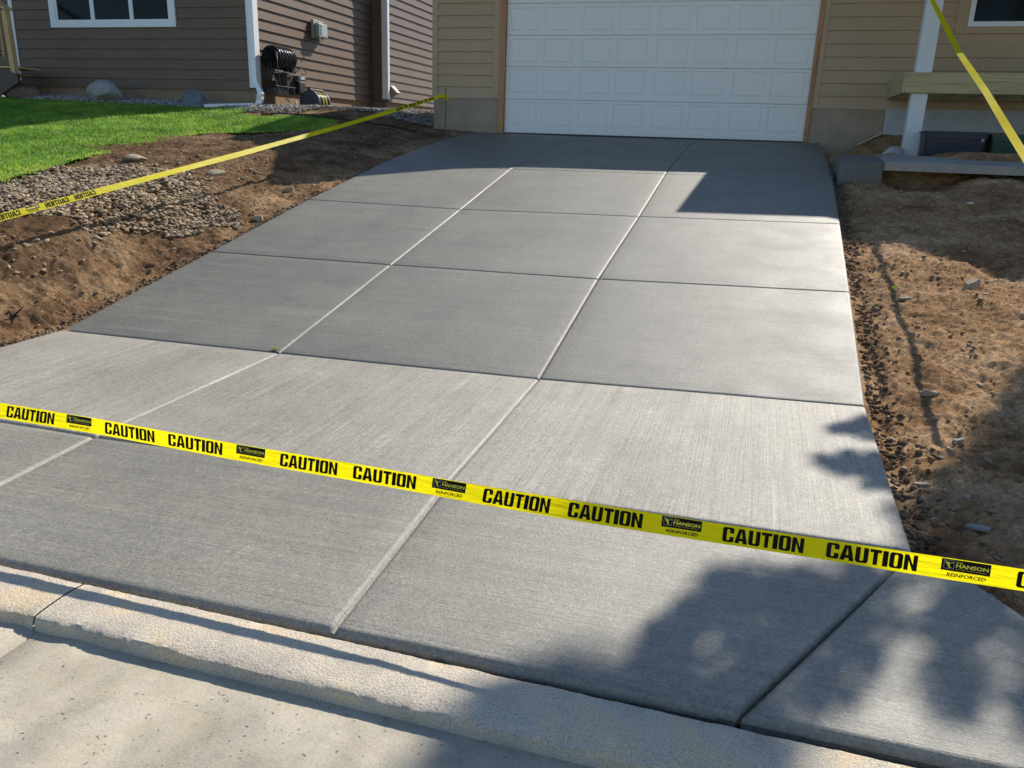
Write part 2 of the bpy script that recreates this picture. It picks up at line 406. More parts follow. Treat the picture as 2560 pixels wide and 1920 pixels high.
def TR(x, y, rough=True):
    x = np.asarray(x, float); y = np.asarray(y, float)
    d = x - edge_r(y)
    base = zs(y) - 0.055
    behind = sstep((y + 4.0) / 0.4)                       # behind the old step: raised fill
    fill = -0.215 + 0.0 * x + 0.34 * sstep((y + 0.9) / 0.9) * sstep((x - 5.0) / 0.6)
    fill = fill - 0.2 * (1 - sstep((x - 4.75) / 0.35)) * 0.0
    fb = np.where(y > -3.4, fill, fill - 0.05)
    fb = np.minimum(fb, base + 0.02 + 0.6 * np.clip(d, 0, 9)) 
    front = base + 0.03 * sstep(d / 0.5) + 0.18 * sstep((d - 1.2) / 2.0) * sstep((-y - 6) / 2) - 0.0 * d
    lip = 0.07 * sstep((x - 6.0) / 0.35) * sstep((y + 5.2) / 0.6)
    pit = -0.10 * np.exp(-((x - 5.65) / 0.36) ** 4 - ((y + 4.25) / 0.30) ** 4)
    z = front * (1 - behind) + fb * behind + lip + pit
    if rough:
        k = sstep((d + 0.02) / 0.2) * (1 - 0.6 * behind)
        ridg = 1 - np.abs(fbm(x * 0.8 + y * 0.5, y * 1.2, 2.6, 4, 31, 0.6)) * 2
        z = z + k * (0.035 * fbm(x, y, 1.1, 3, 23) + 0.06 * fbm(x * 0.9 + y * 0.35, y * 0.95 - x * 0.3, 4.3, 6, 41, 0.68) + 0.010 * ridg * sstep((d - .3) / 1.0) - 0.0
                     + 0.035 * np.abs(fbm(x, y, 12, 4, 55, 0.7)) + 0.014 * fbm(x, y, 22, 3, 28, 0.8))
        z = z - 0.03 * np.exp(-((d - 0.08) / 0.07) ** 2)
    return z

def terrain(name, xs, ys, fn, mt, trim=None):
    X, Y = np.meshgrid(xs, ys); Z = fn(X, Y)
    V = np.stack([X, Y, Z], -1).reshape(-1, 3); nx = len(xs); ny = len(ys)
    I = np.arange(nx * ny).reshape(ny, nx)
    Fc = np.stack([I[:-1, :-1], I[:-1, 1:], I[1:, 1:], I[1:, :-1]], -1).reshape(-1, 4)
    if trim is not None:
        cx = V[Fc].mean(1); Fc = Fc[trim(cx[:, 0], cx[:, 1])]
        used = np.unique(Fc); rm = np.full(len(V), -1); rm[used] = np.arange(len(used)); V = V[used]; Fc = rm[Fc]
    o = np_mesh(name, V, Fc, mt, smooth=True); o['kind'] = 'structure'; return o

def dens(a, b, c, d, fine, coarse):
    """axis samples: fine between b and c, coarse outside"""
    return np.concatenate([np.arange(a, b, coarse), np.arange(b, c, fine), np.arange(c, d + coarse, coarse)])

# lawn boundary (front edge towards the dug strip), far to near
LB = [(-5.4, 0.5), (-4.2, -0.9), (-3.56, -2.24), (-4.0, -2.75), (-4.5, -3.3), (-5.15, -3.5), (-5.4, -4.0), (-5.35, -5.1), (-4.89, -7.2), (-4.77, -8.0), (-5.0, -9.2), (-5.6, -11.0), (-6.5, -14.0)]
LBy = np.array([-p[1] for p in LB]); LBx = np.array([p[0] for p in LB])
def lawn_edge(y): return np.interp(-y, LBy, LBx) + 0.07 * fbm(np.asarray(y, float), 0 * np.asarray(y, float), 3.0, 3, 77)

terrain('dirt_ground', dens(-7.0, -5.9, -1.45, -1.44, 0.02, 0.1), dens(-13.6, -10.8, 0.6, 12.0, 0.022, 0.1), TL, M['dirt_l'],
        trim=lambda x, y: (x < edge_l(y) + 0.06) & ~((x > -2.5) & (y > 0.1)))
terrain('dirt_ground', dens(4.5, 4.52, 8.0, 14.0, 0.02, 0.15), dens(-13.45, -13.40, -2.6, 0.1, 0.02, 0.06), TR, M['dirt_r'],
        trim=lambda x, y: x > edge_r(y) - 0.06)
# base sheet reaching the horizon
g = MB()
for (x0, x1, y0, y1, z0, z1) in ((-200, -7.0, -13.6, 0.2, -2.0, 0.25), (14, 200, -13.45, 0.1, -2.0, -0.3), (-200, 200, 12.0, 300, 0.3, 2.0)):
    g.add([(x0, y0, z0), (x1, y0, z0), (x1, y1, z1), (x0, y1, z1)], [(0, 1, 2, 3)])
g.add([(-200, -40, -2.12), (200, -40, -2.12), (200, -200, -2.3), (-200, -200, -2.3)], [(0, 3, 2, 1)])
o = g.build('ground', M['lawn']); o['kind'] = 'structure'
# lawn sheet
lx = np.arange(-30, -3.3, 0.12); ly = np.arange(-13.6, 0.72, 0.1)
terrain('lawn_ground', lx, ly, lambda x, y: np.maximum(TL(x, y, False), -3) + 0.022 + 0.03 * fbm(x, y, 0.8, 3, 91), M['lawn'],
        trim=lambda x, y: (x < lawn_edge(y)) & (y < 0.22 - 0.12 * np.sin(x * 1.3) + 0.0 * x) & ~((x > -6.6) & (y > -1.0 - 0.15 * np.sin(3 * x))))

# ---------------------------------------------------------------- driveway slabs
NODE = {  # row -> list of (x, z) at L, B, A, R
 0: [(-1.72, -0.04), (0.472, -0.058), (2.564, -0.055), (4.668, -0.048)],
 1: [(-1.525, -0.541), (0.405, -0.558), (2.537, -0.537), (4.614, -0.508)],
 2: [(-1.545, -0.955), (0.452, -0.965), (2.522, -0.929), (4.579, -0.887)],
 3: [(-1.548, -1.368), (0.463, -1.355), (2.467, -1.332), (4.550, -1.275)],
 4: [(-1.559, -1.783), (0.449, -1.761), (2.460, -1.727), (4.513, -1.661)],
 5: [(-1.56, -1.800), (0.440, -1.797), (2.489, -1.750), (4.506, -1.731)],
 6: [(-2.45, -1.880), (0.430, -1.872), (2.488, -1.848), (3.854, -1.835)]}
RYs = [-0.03, -4.485, -6.607, -8.54, -10.48, -12.273, -13.385]
def cell(mb, c00, c10, c11, c01, crest=0.0, gap=0.006, prof=None, nu=14, nv=14, thick=0.12, gu=0.0008):
    """one slab: corners near-left, near-right, far-right, far-left; eased (tooled) edges"""
    P = [Vector(c) for c in (c00, c10, c11, c01)]
    Lu = ((P[1] - P[0]).length + (P[2] - P[3]).length) / 2; Lv = ((P[3] - P[0]).length + (P[2] - P[1]).length) / 2
    if prof is None: prof = [(0, -thick), (0, -0.016), (0.003, -0.009), (0.008, -0.004), (0.015, -0.001), (0.024, 0.0)]
    def ax(L, n, gap):
        a = [(gap + p, q) for p, q in prof]
        t = [(p / L, q) for p, q in a]; e0 = t[-1][0]
        mid = [(e0 + (1 - 2 * e0) * k / n, 0.0) for k in range(1, n)]
        return t + mid + [(1 - p, q) for p, q in reversed(t)]
    U = ax(Lu, nu, gu); V = ax(Lv, nv, gap); vs = []
    for v, qv in V:
        for u, qu in U:
            p = (P[0] * (1 - u) + P[1] * u) * (1 - v) + (P[3] * (1 - u) + P[2] * u) * v
            dz = min(qu, qv) if (qu < -0.1 or qv < -0.1) else max(qu + qv, -0.02)
            wob = 0.0025 * (vnoise(np.array([p.x * 1.7]), np.array([p.y * 1.7]), 5)[0] - 0.5)
            vs.append((p.x, p.y, p.z + dz + crest * 4 * v * (1 - v) + wob))
    nU = len(U); fs = [(j * nU + i, j * nU + i + 1, (j + 1) * nU + i + 1, (j + 1) * nU + i) for j in range(len(V) - 1) for i in range(nU - 1)]
    mb.add(vs, fs)
def nd(r, c): x, z = NODE[r][c]; return (x, RYs[r], z)
NARROW = [(0, -0.12), (0, -0.012), (0.002, -0.006), (0.005, -0.002), (0.010, 0.0)]
dm = MB()
for r in range(4):
    for c in range(3): cell(dm, nd(r + 1, c), nd(r + 1, c + 1), nd(r, c + 1), nd(r, c), crest=0.035 if r == 0 else 0, gap=0.001)
drive = dm.build('driveway', M['conc_drive'], smooth=True); drive['kind'] = 'structure'
sm_ = MB()
for c in range(3): cell(sm_, nd(5, c), nd(5, c + 1), nd(4, c + 1), nd(4, c))
sw = sm_.build('sidewalk', M['conc_walk'], smooth=True); sw['kind'] = 'structure'
am = MB()
WIDE = [(0, -0.12), (0, -0.030), (0.003, -0.018), (0.009, -0.008), (0.017, -0.002), (0.027, 0.0)]
for c in range(3): cell(am, nd(6, c), nd(6, c + 1), nd(5, c + 1), nd(5, c), prof=WIDE, gap=0.005)
cell(am, (3.854, -13.385, -1.835), (5.45, -13.385, -1.82), (4.70, -12.42, -1.757), (4.506, -12.273, -1.731), prof=WIDE, gap=0.005, gu=0.010)
ap = am.build('driveway_apron', M['conc_apron'], smooth=True); ap['kind'] = 'structure'
# dark sub-base under the joints
sb = MB()
for r in range(6):
    a0, a3, b0, b3 = nd(r + 1, 0), nd(r + 1, 3), nd(r, 0), nd(r, 3)
    dz = -0.045
    for c in range(3):
        q = [nd(r + 1, c), nd(r + 1, c + 1), nd(r, c + 1), nd(r, c)]
        sb.add([(p_[0] + (.03 if c == 0 and i_ in (0, 3) else -.03 if c == 2 and i_ in (1, 2) else 0), p_[1], p_[2] + dz) for i_, p_ in enumerate(q)], [(0, 1, 2, 3)])
sb.add([(3.8, -13.385, -1.87), (5.4, -13.385, -1.87), (4.6, -12.4, -1.80), (4.4, -12.3, -1.80)], [(0, 1, 2, 3)])
o = sb.build('ground', M['clod']); o['kind'] = 'structure'

# ---------------------------------------------------------------- kerb and street
kx = np.concatenate([np.arange(-14, -0.2, 0.25), np.arange(-0.2, 6.0, 0.012), np.arange(6, 14.1, 0.25)])
def kerb_piece(x0, x1):
    xs = kx[(kx > x0 + 0.004) & (kx < x1 - 0.004)]; xs = np.concatenate([[x0 + 0.004], xs, [x1 - 0.004]])
    wob = lambda s, f, a: a * fbm(xs, xs * 0 + s, f, 4, int(s * 10))
    yb, zt = -13.402, -1.862
    prof = [(yb, -2.1, 0, 0), (yb, zt - 0.014, .2, .002), (yb - 0.012, zt - 0.002, .3, .003), (yb - 0.08, zt + 0.001, .5, .003), (yb - 0.15, zt, .7, .002), (yb - 0.21, zt - 0.004, .9, .002),
            (yb - 0.232, zt - 0.008, 1.1, .004), (yb - 0.240, zt - 0.014, 1.3, .003), (yb - 0.243, zt - 0.028, 1.5, .002), (yb - 0.250, -1.96, 1.7, .001)]
    V = []
    chip = np.zeros_like(xs)
    for cx, cw, cd in ((1.36, 0.05, 0.02), (1.64, 0.06, 0.012)):
        chip += cd * np.exp(-((xs - cx) / cw) ** 2) * (0.6 + 0.8 * vnoise(xs * 60, xs * 0, 3))
    for k, (y, z, s, a) in enumerate(prof):
        yy = y + wob(s + 0.05, 9, a * 1.3) + wob(s + 3.3, 40, a * .6); zz = z + wob(s + 5.1, 12, a) + 0.5 * wob(s + 7.7, 50, a)
        if 4 < k < 9: yy = yy + chip; zz = zz - chip * 0.4
        V.append(np.stack([xs, yy, zz], -1))
    V = np.array(V); n = len(xs); m_ = len(prof)
    I = np.arange(n * m_).reshape(m_, n)
    Fc = np.stack([I[:-1, :-1], I[1:, :-1], I[1:, 1:], I[:-1, 1:]], -1).reshape(-1, 4)
    me = (V.reshape(-1, 3), Fc)
    e = [I[:, 0], I[:, -1]]
    return me, e
kv = []; kf = []; off = 0
for a, b in ((-14, -3.6), (-3.6, 1.44), (1.44, 5.9), (5.9, 14)):
    (V, Fc), e = kerb_piece(a, b)
    if b == 1.085: V[:, 2] -= 0.0
    kv.append(V); kf.append(Fc + off); off += len(V)
ko = np_mesh('kerb', np.concatenate(kv), np.concatenate(kf), M['kerb'], smooth=True); ko['kind'] = 'structure'; ko.data.set_sharp_from_angle(angle=math.radians(38))
# crumbs of mortar in the joint behind the kerb
# street gutter and road
sy = np.array([-13.60, -13.66, -13.72, -13.9, -14.3, -15, -17, -22, -40]); sxs = np.sort(np.concatenate([np.arange(-40, 40.1, 0.4), [1.452, 1.4555, 1.4585, 1.462]]))
def zst(y): return np.interp(-y, [13.6, 13.75, 14.3, 16, 40], [-1.921, -1.922, -1.924, -1.91, -2.05])
Xg, Yg = np.meshgrid(sxs, sy[::-1]); Zg = zst(Yg) - 0.008 * ((Xg > 1.455) & (Xg < 1.459))
V = np.stack([Xg, Yg, Zg], -1).reshape(-1, 3); I = np.arange(V.shape[0]).reshape(Xg.shape)
o = np_mesh('street', V, np.stack([I[:-1, :-1], I[:-1, 1:], I[1:, 1:], I[1:, :-1]], -1).reshape(-1, 4), M['street'], smooth=True); o['kind'] = 'structure'

# ---------------------------------------------------------------- scattered stones, clods, grass
def ico():
    t = (1 + 5 ** .5) / 2
    v = np.array([(-1, t, 0), (1, t, 0), (-1, -t, 0), (1, -t, 0), (0, -1, t), (0, 1, t), (0, -1, -t), (0, 1, -t), (t, 0, -1), (t, 0, 1), (-t, 0, -1), (-t, 0, 1)], float)
    v /= np.linalg.norm(v[0])
    f = np.array([(0, 11, 5), (0, 5, 1), (0, 1, 7), (0, 7, 10), (0, 10, 11), (1, 5, 9), (5, 11, 4), (11, 10, 2), (10, 7, 6), (7, 1, 8), (3, 9, 4), (3, 4, 2), (3, 2, 6), (3, 6, 8), (3, 8, 9), (4, 9, 5), (2, 4, 11), (6, 2, 10), (8, 6, 7), (9, 8, 1)])
    return v, f
def ico2():
    v, f = ico(); v = list(map(tuple, v)); cache = {}; nf = []
    def mid(a, b):
        k = (min(a, b), max(a, b))
        if k not in cache:
            p = (np.array(v[a]) + np.array(v[b])); p /= np.linalg.norm(p); cache[k] = len(v); v.append(tuple(p))
        return cache[k]
    for a, b, c in f:
        x, y, z = mid(a, b), mid(b, c), mid(c, a); nf += [(a, x, z), (x, b, y), (z, y, c), (x, y, z)]
    return np.array(v), np.array(nf)
ICO1, ICO2 = ico(), ico2()
def scatter(name, pts, size, mt, flat=0.6, elong=1.5, jit=0.22, sink=0.25, base=ICO2, smooth=True, seed=1):
    r = np.random.default_rng(seed); v0, f0 = base; n = len(pts); k = len(v0)
    size = np.broadcast_to(size, (n,))
    sc = np.stack([size * r.uniform(1, elong, n), size * r.uniform(.75, 1.05, n), size * flat * r.uniform(.75, 1.25, n)], -1)
    V = v0[None] * (1 + r.normal(0, jit, (n, k, 1)) * 0.5) * sc[:, None]
    a = r.uniform(0, 6.283, n); b = r.normal(0, .3, n)
    ca, sa, cb, sb2 = np.cos(a), np.sin(a), np.cos(b), np.sin(b)
    x, y, z = V[..., 0], V[..., 1], V[..., 2]
    x, z = x * cb[:, None] + z * sb2[:, None], -x * sb2[:, None] + z * cb[:, None]
    x, y = x * ca[:, None] - y * sa[:, None], x * sa[:, None] + y * ca[:, None]
    V = np.stack([x, y, z], -1) + pts[:, None]
    V[..., 2] += (size * flat * (1 - 2 * sink))[:, None]
    Fc = f0[None] + (np.arange(n) * k)[:, None, None]
    o = np_mesh(name, V.reshape(-1, 3), Fc.reshape(-1, 3), mt, smooth=smooth, tint=np.repeat(r.uniform(0, 1, n), k))
    o['kind'] = 'stuff'; return o
def inpoly(x, y, poly):
    c = np.zeros(len(x), bool); n = len(poly)
    for i in range(n):
        x0, y0 = poly[i]; x1, y1 = poly[(i + 1) % n]
        c ^= ((y0 > y) != (y1 > y)) & (x < (x1 - x0) * (y - y0) / (y1 - y0 + 1e-12) + x0)
    return c
# river gravel spilled on the bank
GP = [(-5.6, -8.4), (-4.95, -7.3), (-4.2, -6.7), (-3.5, -6.75), (-3.0, -6.6), (-2.5, -7.15), (-2.1, -7.7), (-2.05, -8.3), (-2.2, -8.9), (-2.5, -9.3), (-3.0, -9.5), (-3.6, -9.5), (-4.3, -9.6), (-5.6, -9.8)]
px = RNG.uniform(-5.6, -1.6, 42000); py = RNG.uniform(-10.2, -5.9, 42000)
wx = 0.55 * fbm(px, py, 1.7, 4, 5)
k = inpoly(px + wx, py + wx, GP) | ((fbm(px, py, 1.6, 3, 61) > 0.35) & (RNG.uniform(0, 1, len(px)) < .10))
k &= (fbm(px, py, 2.3, 4, 71) + 0.25 * RNG.normal(0, 1, len(px)) > -0.28)
px, py = px[k][:13000], py[k][:13000]
pts = np.stack([px, py, TL(px, py) + RNG.uniform(0, 0.012, len(px))], -1)
tag(scatter('gravel', pts, 0.010 + 0.017 * RNG.uniform(0, 1, len(pts)) ** 1.6, M['gravel'], 0.55, 1.9, jit=0.3, seed=3),
    'brown river gravel spilled on the soil bank below the lawn', 'gravel')
# grey bed gravel round the neighbour's foundation
px = np.concatenate([RNG.uniform(-13, -6.9, 9000), RNG.uniform(-7, -5.4, 9000), RNG.uniform(-6.4, -2.6, 5000)])
py = np.concatenate([RNG.uniform(-0.15, 0.78, 9000), RNG.uniform(-0.4, 11, 9000), RNG.uniform(0.6, 5.5, 5000)])
pts = np.stack([px, py, TL(np.maximum(px, -7), py) + 0.02 * np.clip(-7 - px, 0, 8) + RNG.uniform(0.015, 0.06, len(px))], -1)
tag(scatter('gravel', pts, RNG.uniform(0.014, 0.028, len(pts)), M['gravel_grey'], 0.65, 1.5, base=ICO1, seed=4),
    'grey and tan gravel bed along the brown house foundation', 'gravel')
bedm = MB()
for x0, x1, y0, y1 in ((-13.3, -7.0, -0.25, 0.80), (-7.05, -5.3, -0.6, 12.0)):
    nx, ny = 24, 24; xs = np.linspace(x0, x1, nx); ys = np.linspace(y0, y1, ny); X, Y = np.meshgrid(xs, ys)
    Z = TL(np.maximum(X, -7), Y, False) + 0.02 * np.clip(-7 - X, 0, 8) + 0.012
    bedm.add(np.stack([X, Y, Z], -1).reshape(-1, 3).tolist(), [(j * nx + i, j * nx + i + 1, (j + 1) * nx + i + 1, (j + 1) * nx + i) for j in range(ny - 1) for i in range(nx - 1)])
o = bedm.build('gravel_bed_ground', M['clod'], smooth=True); o['kind'] = 'structure'
# loose pebbles over both strips of soil
n = 3600
px = RNG.uniform(-6, -1.55, n); py = RNG.uniform(-13, -0.1, n); k = (px < edge_l(py) - 0.03) & (px > lawn_edge(py)); px, py = px[k], py[k]
qx = RNG.uniform(4.6, 8.5, n); qy = RNG.uniform(-13.3, -4.6, n); k = (qx > edge_r(qy) + 0.03); qx, qy = qx[k], qy[k]
pts = np.concatenate([np.stack([px, py, TL(px, py)], -1), np.stack([qx, qy, TR(qx, qy)], -1)])
sz = 0.004 + 0.019 * RNG.uniform(0, 1, len(pts)) ** 6
tag(scatter('pebbles', pts, sz, M['pebble'], 0.6, 1.6, sink=0.3, seed=5), 'loose pebbles strewn over the bare soil', 'pebbles')
# dark clods along the slab edges
n = 3600
cy = RNG.uniform(-13.2, -4.4, n); cx = edge_r(cy) + 0.02 + np.abs(RNG.normal(0, 0.075, n)) * (1.0 + 0.7 * fbm(cy, cy * 0, 2.0, 3, 6)); 
dy = RNG.uniform(-13.0, -2.0, n); dx = edge_l(dy) - 0.015 - np.abs(RNG.normal(0, 0.05, n))
pts = np.concatenate([np.stack([cx, cy, TR(cx, cy) - 0.005], -1), np.stack([dx, dy, TL(dx, dy) - 0.005], -1)])
sz = 0.004 + 0.017 * RNG.uniform(0, 1, len(pts)) ** 3
tag(scatter('soil_clods', pts, sz, M['clod'], 0.8, 1.3, 0.5, base=ICO1, smooth=False, seed=6), 'dark crumbly soil clods along the slab edges', 'soil clods')
# bigger crumbly clods over the slopes
n = 5200
px = RNG.uniform(-4, -1.6, n); py = RNG.uniform(-12, -5, n); k = px < edge_l(py) - .08; px, py = px[k], py[k]
qx = RNG.uniform(4.7, 8.5, n); qy = RNG.uniform(-13.2, -5, n); k = qx > edge_r(qy) + .05; qx, qy = qx[k], qy[k]
pts = np.concatenate([np.stack([px, py, TL(px, py)], -1), np.stack([qx, qy, TR(qx, qy)], -1)])
cl = np.concatenate([fbm(px, py, 1.8, 3, 101), fbm(qx, qy, 1.8, 3, 102)]) > -0.05; pts = pts[cl]
sz = 0.004 + 0.014 * RNG.uniform(0, 1, len(pts)) ** 4
tag(scatter('soil_clods', pts, sz, M['dirt_r'], 0.7, 1.3, 0.5, base=ICO1, smooth=False, seed=8), 'crumbly brown soil lumps over the dug slopes', 'soil clods')
# mortar crumbs in the kerb joint
n = 300; px = RNG.uniform(-1, 6, n); pts = np.stack([px, RNG.normal(-13.397, 0.006, n), np.full(n, -1.880)], -1)
k = fbm(px, px * 0, 1.7, 2, 12) > -0.1; pts = pts[k]
tag(scatter('mortar_crumbs', pts, RNG.uniform(0.002, 0.006, len(pts)), M['clod'], 0.7, 1.6, 0.4, base=ICO1, seed=9), 'small mortar crumbs caught in the joint behind the kerb', 'crumbs')
# grass
def grass():
    N = 260000; r = np.random.default_rng(5)
    x = r.uniform(-15.5, -3.3, N * 2); y = r.uniform(-9.5, 0.35, N * 2)
    dist = np.hypot(x - CP.x, y - CP.y)
    k = (x < lawn_edge(y) + 0.02 * np.abs(r.normal(0, 1, len(x))) ** 2 * 1.6) & (y < 0.25 - 0.12 * np.sin(x * 1.3) + 0.05 * r.normal(0, 1, len(x))) & ~((x > -6.6) & (y > -1.0 - 0.15 * np.sin(3 * x) + .05 * r.normal(0, 1, len(x)))) & (x - CP.x > -1.24 * (y - CP.y) - 0.4)
    x, y = x[k][:N], y[k][:N]; n = len(x)
    z = np.maximum(TL(x, y, False), -3) + 0.022 + 0.03 * fbm(x, y, 0.8, 3, 91)
    patch = fbm(x, y, 2.2, 3, 15) + 0.6 * fbm(x, y, 7, 2, 16)
    edge = np.clip((lawn_edge(y) - x) / 0.5, 0.35, 1)
    h = (0.035 + 0.045 * r.uniform(0, 1, n) ** 2 + 0.016 * patch) * edge; a = r.uniform(0, 6.283, n)
    w = r.uniform(0.004, 0.008, n)
    lean = r.uniform(0.15, 0.8, n) * h; la = a + 1.57 + r.normal(0, .6, n); la = np.where(r.uniform(0, 1, n) < .45, 2.2 + r.normal(0, .6, n), la)
    P = np.stack([x, y, z], -1)
    side = np.stack([np.cos(a), np.sin(a), 0 * a], -1) * w[:, None]
    ln = np.stack([np.cos(la), np.sin(la), 0 * a], -1) * lean[:, None]
    up = np.stack([0 * h, 0 * h, h], -1)
    V = np.stack([P - side, P + side, P + ln * 0.35 + up * .6 + side * .7, P + ln + up * .97, P + ln * 0.35 + up * .6 - side * .7], 1)
    I = (np.arange(n) * 5)[:, None]
    Fc = np.concatenate([np.concatenate([I, I + 1, I + 2, I + 4], 1)]); T = np.concatenate([I + 4, I + 2, I + 3, I + 3], 1)
    tri = np.concatenate([np.stack([I[:, 0], I[:, 0] + 1, I[:, 0] + 2], 1), np.stack([I[:, 0], I[:, 0] + 2, I[:, 0] + 4], 1), np.stack([I[:, 0] + 4, I[:, 0] + 2, I[:, 0] + 3], 1)])
    tint = np.clip(0.42 + 0.45 * patch + r.normal(0, .22, n) + 0.9 * (1 - edge) * r.uniform(0, 1, n), 0, 1)
    o = np_mesh('grass', V.reshape(-1, 3), tri, M['grass'], tint=np.repeat(tint, 5))
    tag(o, 'bright green mown lawn in front of the brown house', 'grass', kind='stuff')
grass()

# ---------------------------------------------------------------- lap siding
def lap(mb, axis, c, a0, a1, z0, z1, exp_, zfirst, out, holes=()):
    """lap boards on a plane; axis 'y': wall faces -y at y=c, runs in x. axis 'x': faces +x at x=c, runs in y."""
    z = zfirst
    while z < z1:
        zt = min(z + exp_, z1); zb = max(z, z0)
        if zt > z0:
            spans = [(a0, a1)]
            for (h0, h1, hz0, hz1) in holes:
                if zt > hz0 + 0.001 and zb < hz1 - 0.001:
                    ns = []
                    for s0, s1 in spans:
                        if h0 > s0: ns.append((s0, min(h0, s1)))
                        if h1 < s1: ns.append((max(h1, s0), s1))
                    spans = [q for q in ns if q[1] - q[0] > 0.01]
            for s0, s1 in spans:
                def P(u, o, zz): return (u, c - o, zz) if axis == 'y' else (c + o, u, zz)
                vs = [P(s0, 0.002, zb), P(s1, 0.002, zb), P(s1, out, zb), P(s0, out, zb), P(s1, 0.004, zt), P(s0, 0.004, zt)]
                fs = [(0, 1, 2, 3), (3, 2, 4, 5)] if axis == 'y' else [(3, 2, 1, 0), (5, 4, 2, 3)]
                fs += [(0, 3, 5), (1, 4, 2)]
                mb.add(vs, fs)
        z += exp_
    return mb

# ================================================================ garage
G = empty('garage', (1.65, 0, 0), 'tan lap sided garage with a wide white panelled door above the driveway', 'garage')
core = MB()
for x0, x1, y0, y1, z0, z1 in ((-2.55, -1.25, 0.025, 0.3, -0.6, 3.2), (4.47, 12.5, 0.025, 0.3, -0.6, 3.2), (-1.25, 4.47, 0.025, 0.3, 2.86, 3.2),
                               (-2.55, -2.35, 0.3, 8.0, -0.6, 3.2), (12.3, 12.5, 0.3, 8.0, -0.6, 3.2), (-2.55, 12.5, 8.0, 8.2, -0.6, 3.2)):
    core.box(x0, x1, y0, y1, z0, z1)
part(core, 'wall', M['trim_tan'], G)
sd = MB()
lap(sd, 'y', 0.02, -2.49, -1.36, 0.5815, 3.2, 0.2113, 0.5819, 0.031)
part(sd, 'siding', M['siding_tan'], G); sd = MB()
lap(sd, 'y', 0.02, 4.545, 12.5, 0.5267, 3.2, 0.2076, 0.5267, 0.031, holes=[(6.49, 9.2, 1.715, 3.1)])
part(sd, 'siding', M['siding_tan'], G)
cb = MB()
cb.box(-2.60, -2.491, -0.012, 0.05, 0.585, 3.2); 
part(cb, 'corner_board', M['trim_tan'], G)
cb = MB(); cb.box(-1.359, -1.243, -0.012, 0.022, 0.587, 3.2); part(cb, 'door_casing', M['trim_tan'], G)
cb = MB(); cb.box(4.464, 4.544, -0.012, 0.022, 0.53, 3.2); part(cb, 'door_casing', M['trim_tan'], G)
cb = MB(); cb.box(-1.12, 4.385, -0.012, 0.02, 2.83, 2.95); part(cb, 'door_header', M['trim_tan'], G)
fd = MB(); fd.box(-2.57, -1.245, 0.0, 0.024, -0.5, 0.58); part(fd, 'foundation', M['foundation'], G)
fd = MB(); fd.box(4.466, 5.64, 0.0, 0.024, -0.5, 0.525); part(fd, 'foundation', M['foundation'], G)
fd = MB(); fd.box(5.645, 12.5, -0.06, 0.024, -0.5, 0.545); part(fd, 'foundation', M['foundation_pale'], G, label='pale smooth foundation panel behind the porch frame')
for x0, x1 in ((-1.241, -1.118), (4.388, 4.462)):
    j = MB(); j.box(x0, x1, -0.028, 0.02, -0.045, 2.95, 0.003); part(j, 'door_jamb', M['cedar'], G)
# garage door: five sections with eight pressed panels each
zb = [-0.028, 0.585, 1.163, 1.710, 2.255, 2.83]
pz = [(0.115, 0.532), (0.700, 1.112), (1.240, 1.648), (1.790, 2.182), (2.335, 2.740)]
DX0, DX1 = -1.116, 4.386
door = None
for s in range(5):
    d = MB(); xs = [DX0]; 
    for q in range(4):
        b = -1.037 + 1.3765 * q; xs += [b, b + 0.553, b + 0.655, b + 1.212]
    xs.append(DX1); z0, z1 = zb[s] + 0.004, zb[s + 1] - 0.004; p0, p1 = pz[s]; yf = 0.035
    zz = [z0, p0, p1, z1]
    for i in range(len(xs) - 1):
        isp = i % 2 == 1
        for k in range(3):
            a, b, c, e = xs[i], xs[i + 1], zz[k], zz[k + 1]
            if isp and k == 1:
                g1, g2, dp = 0.010, 0.024, 0.009
                def ring(o, y): return [(a + o, y, c + o), (b - o, y, c + o), (b - o, y, e - o), (a + o, y, e - o)]
                vs = ring(0, yf) + ring(g1, yf + dp) + ring(g2, yf + 0.002)
                fs = [(j, (j + 1) % 4, (j + 1) % 4 + 4, j + 4) for j in range(4)] + [(j + 4, (j + 1) % 4 + 4, (j + 1) % 4 + 8, j + 8) for j in range(4)] + [(8, 9, 10, 11)]
                d.add(vs, fs)
            else: d.add([(a, yf, c), (b, yf, c), (b, yf, e), (a, yf, e)], [(0, 1, 2, 3)])
    # top and bottom lips with the pressed rails
    d.add([(DX0, yf, z0), (DX1, yf, z0), (DX1, yf + 0.012, z0 - 0.003), (DX0, yf + 0.012, z0 - 0.003), (DX1, 0.08, z0 - 0.003), (DX0, 0.08, z0 - 0.003)], [(0, 3, 2, 1), (3, 5, 4, 2)])
    d.add([(DX0, yf, z1), (DX1, yf, z1), (DX1, yf + 0.014, z1 + 0.003), (DX0, yf + 0.014, z1 + 0.003), (DX1, 0.08, z1 + 0.003), (DX0, 0.08, z1 + 0.003)], [(0, 1, 2, 3), (3, 2, 4, 5)])
    if s == 0:
        door = empty('garage_door', (1.65, 0, 0), None, None); door.parent = G; door.location = (0, 0, 0)
    subpart(d, 'door_section', M['door'], door, G)
    if s:
        r = MB(); r.box(DX0, DX1, 0.0305, 0.036, zb[s] + 0.016, zb[s] + 0.019); subpart(r, 'rail_bead', M['door'], door, G)
bs = MB(); bs.box(DX0, DX1, 0.036, 0.075, -0.052, -0.026); subpart(bs, 'bottom_seal', M['black'], door, G)
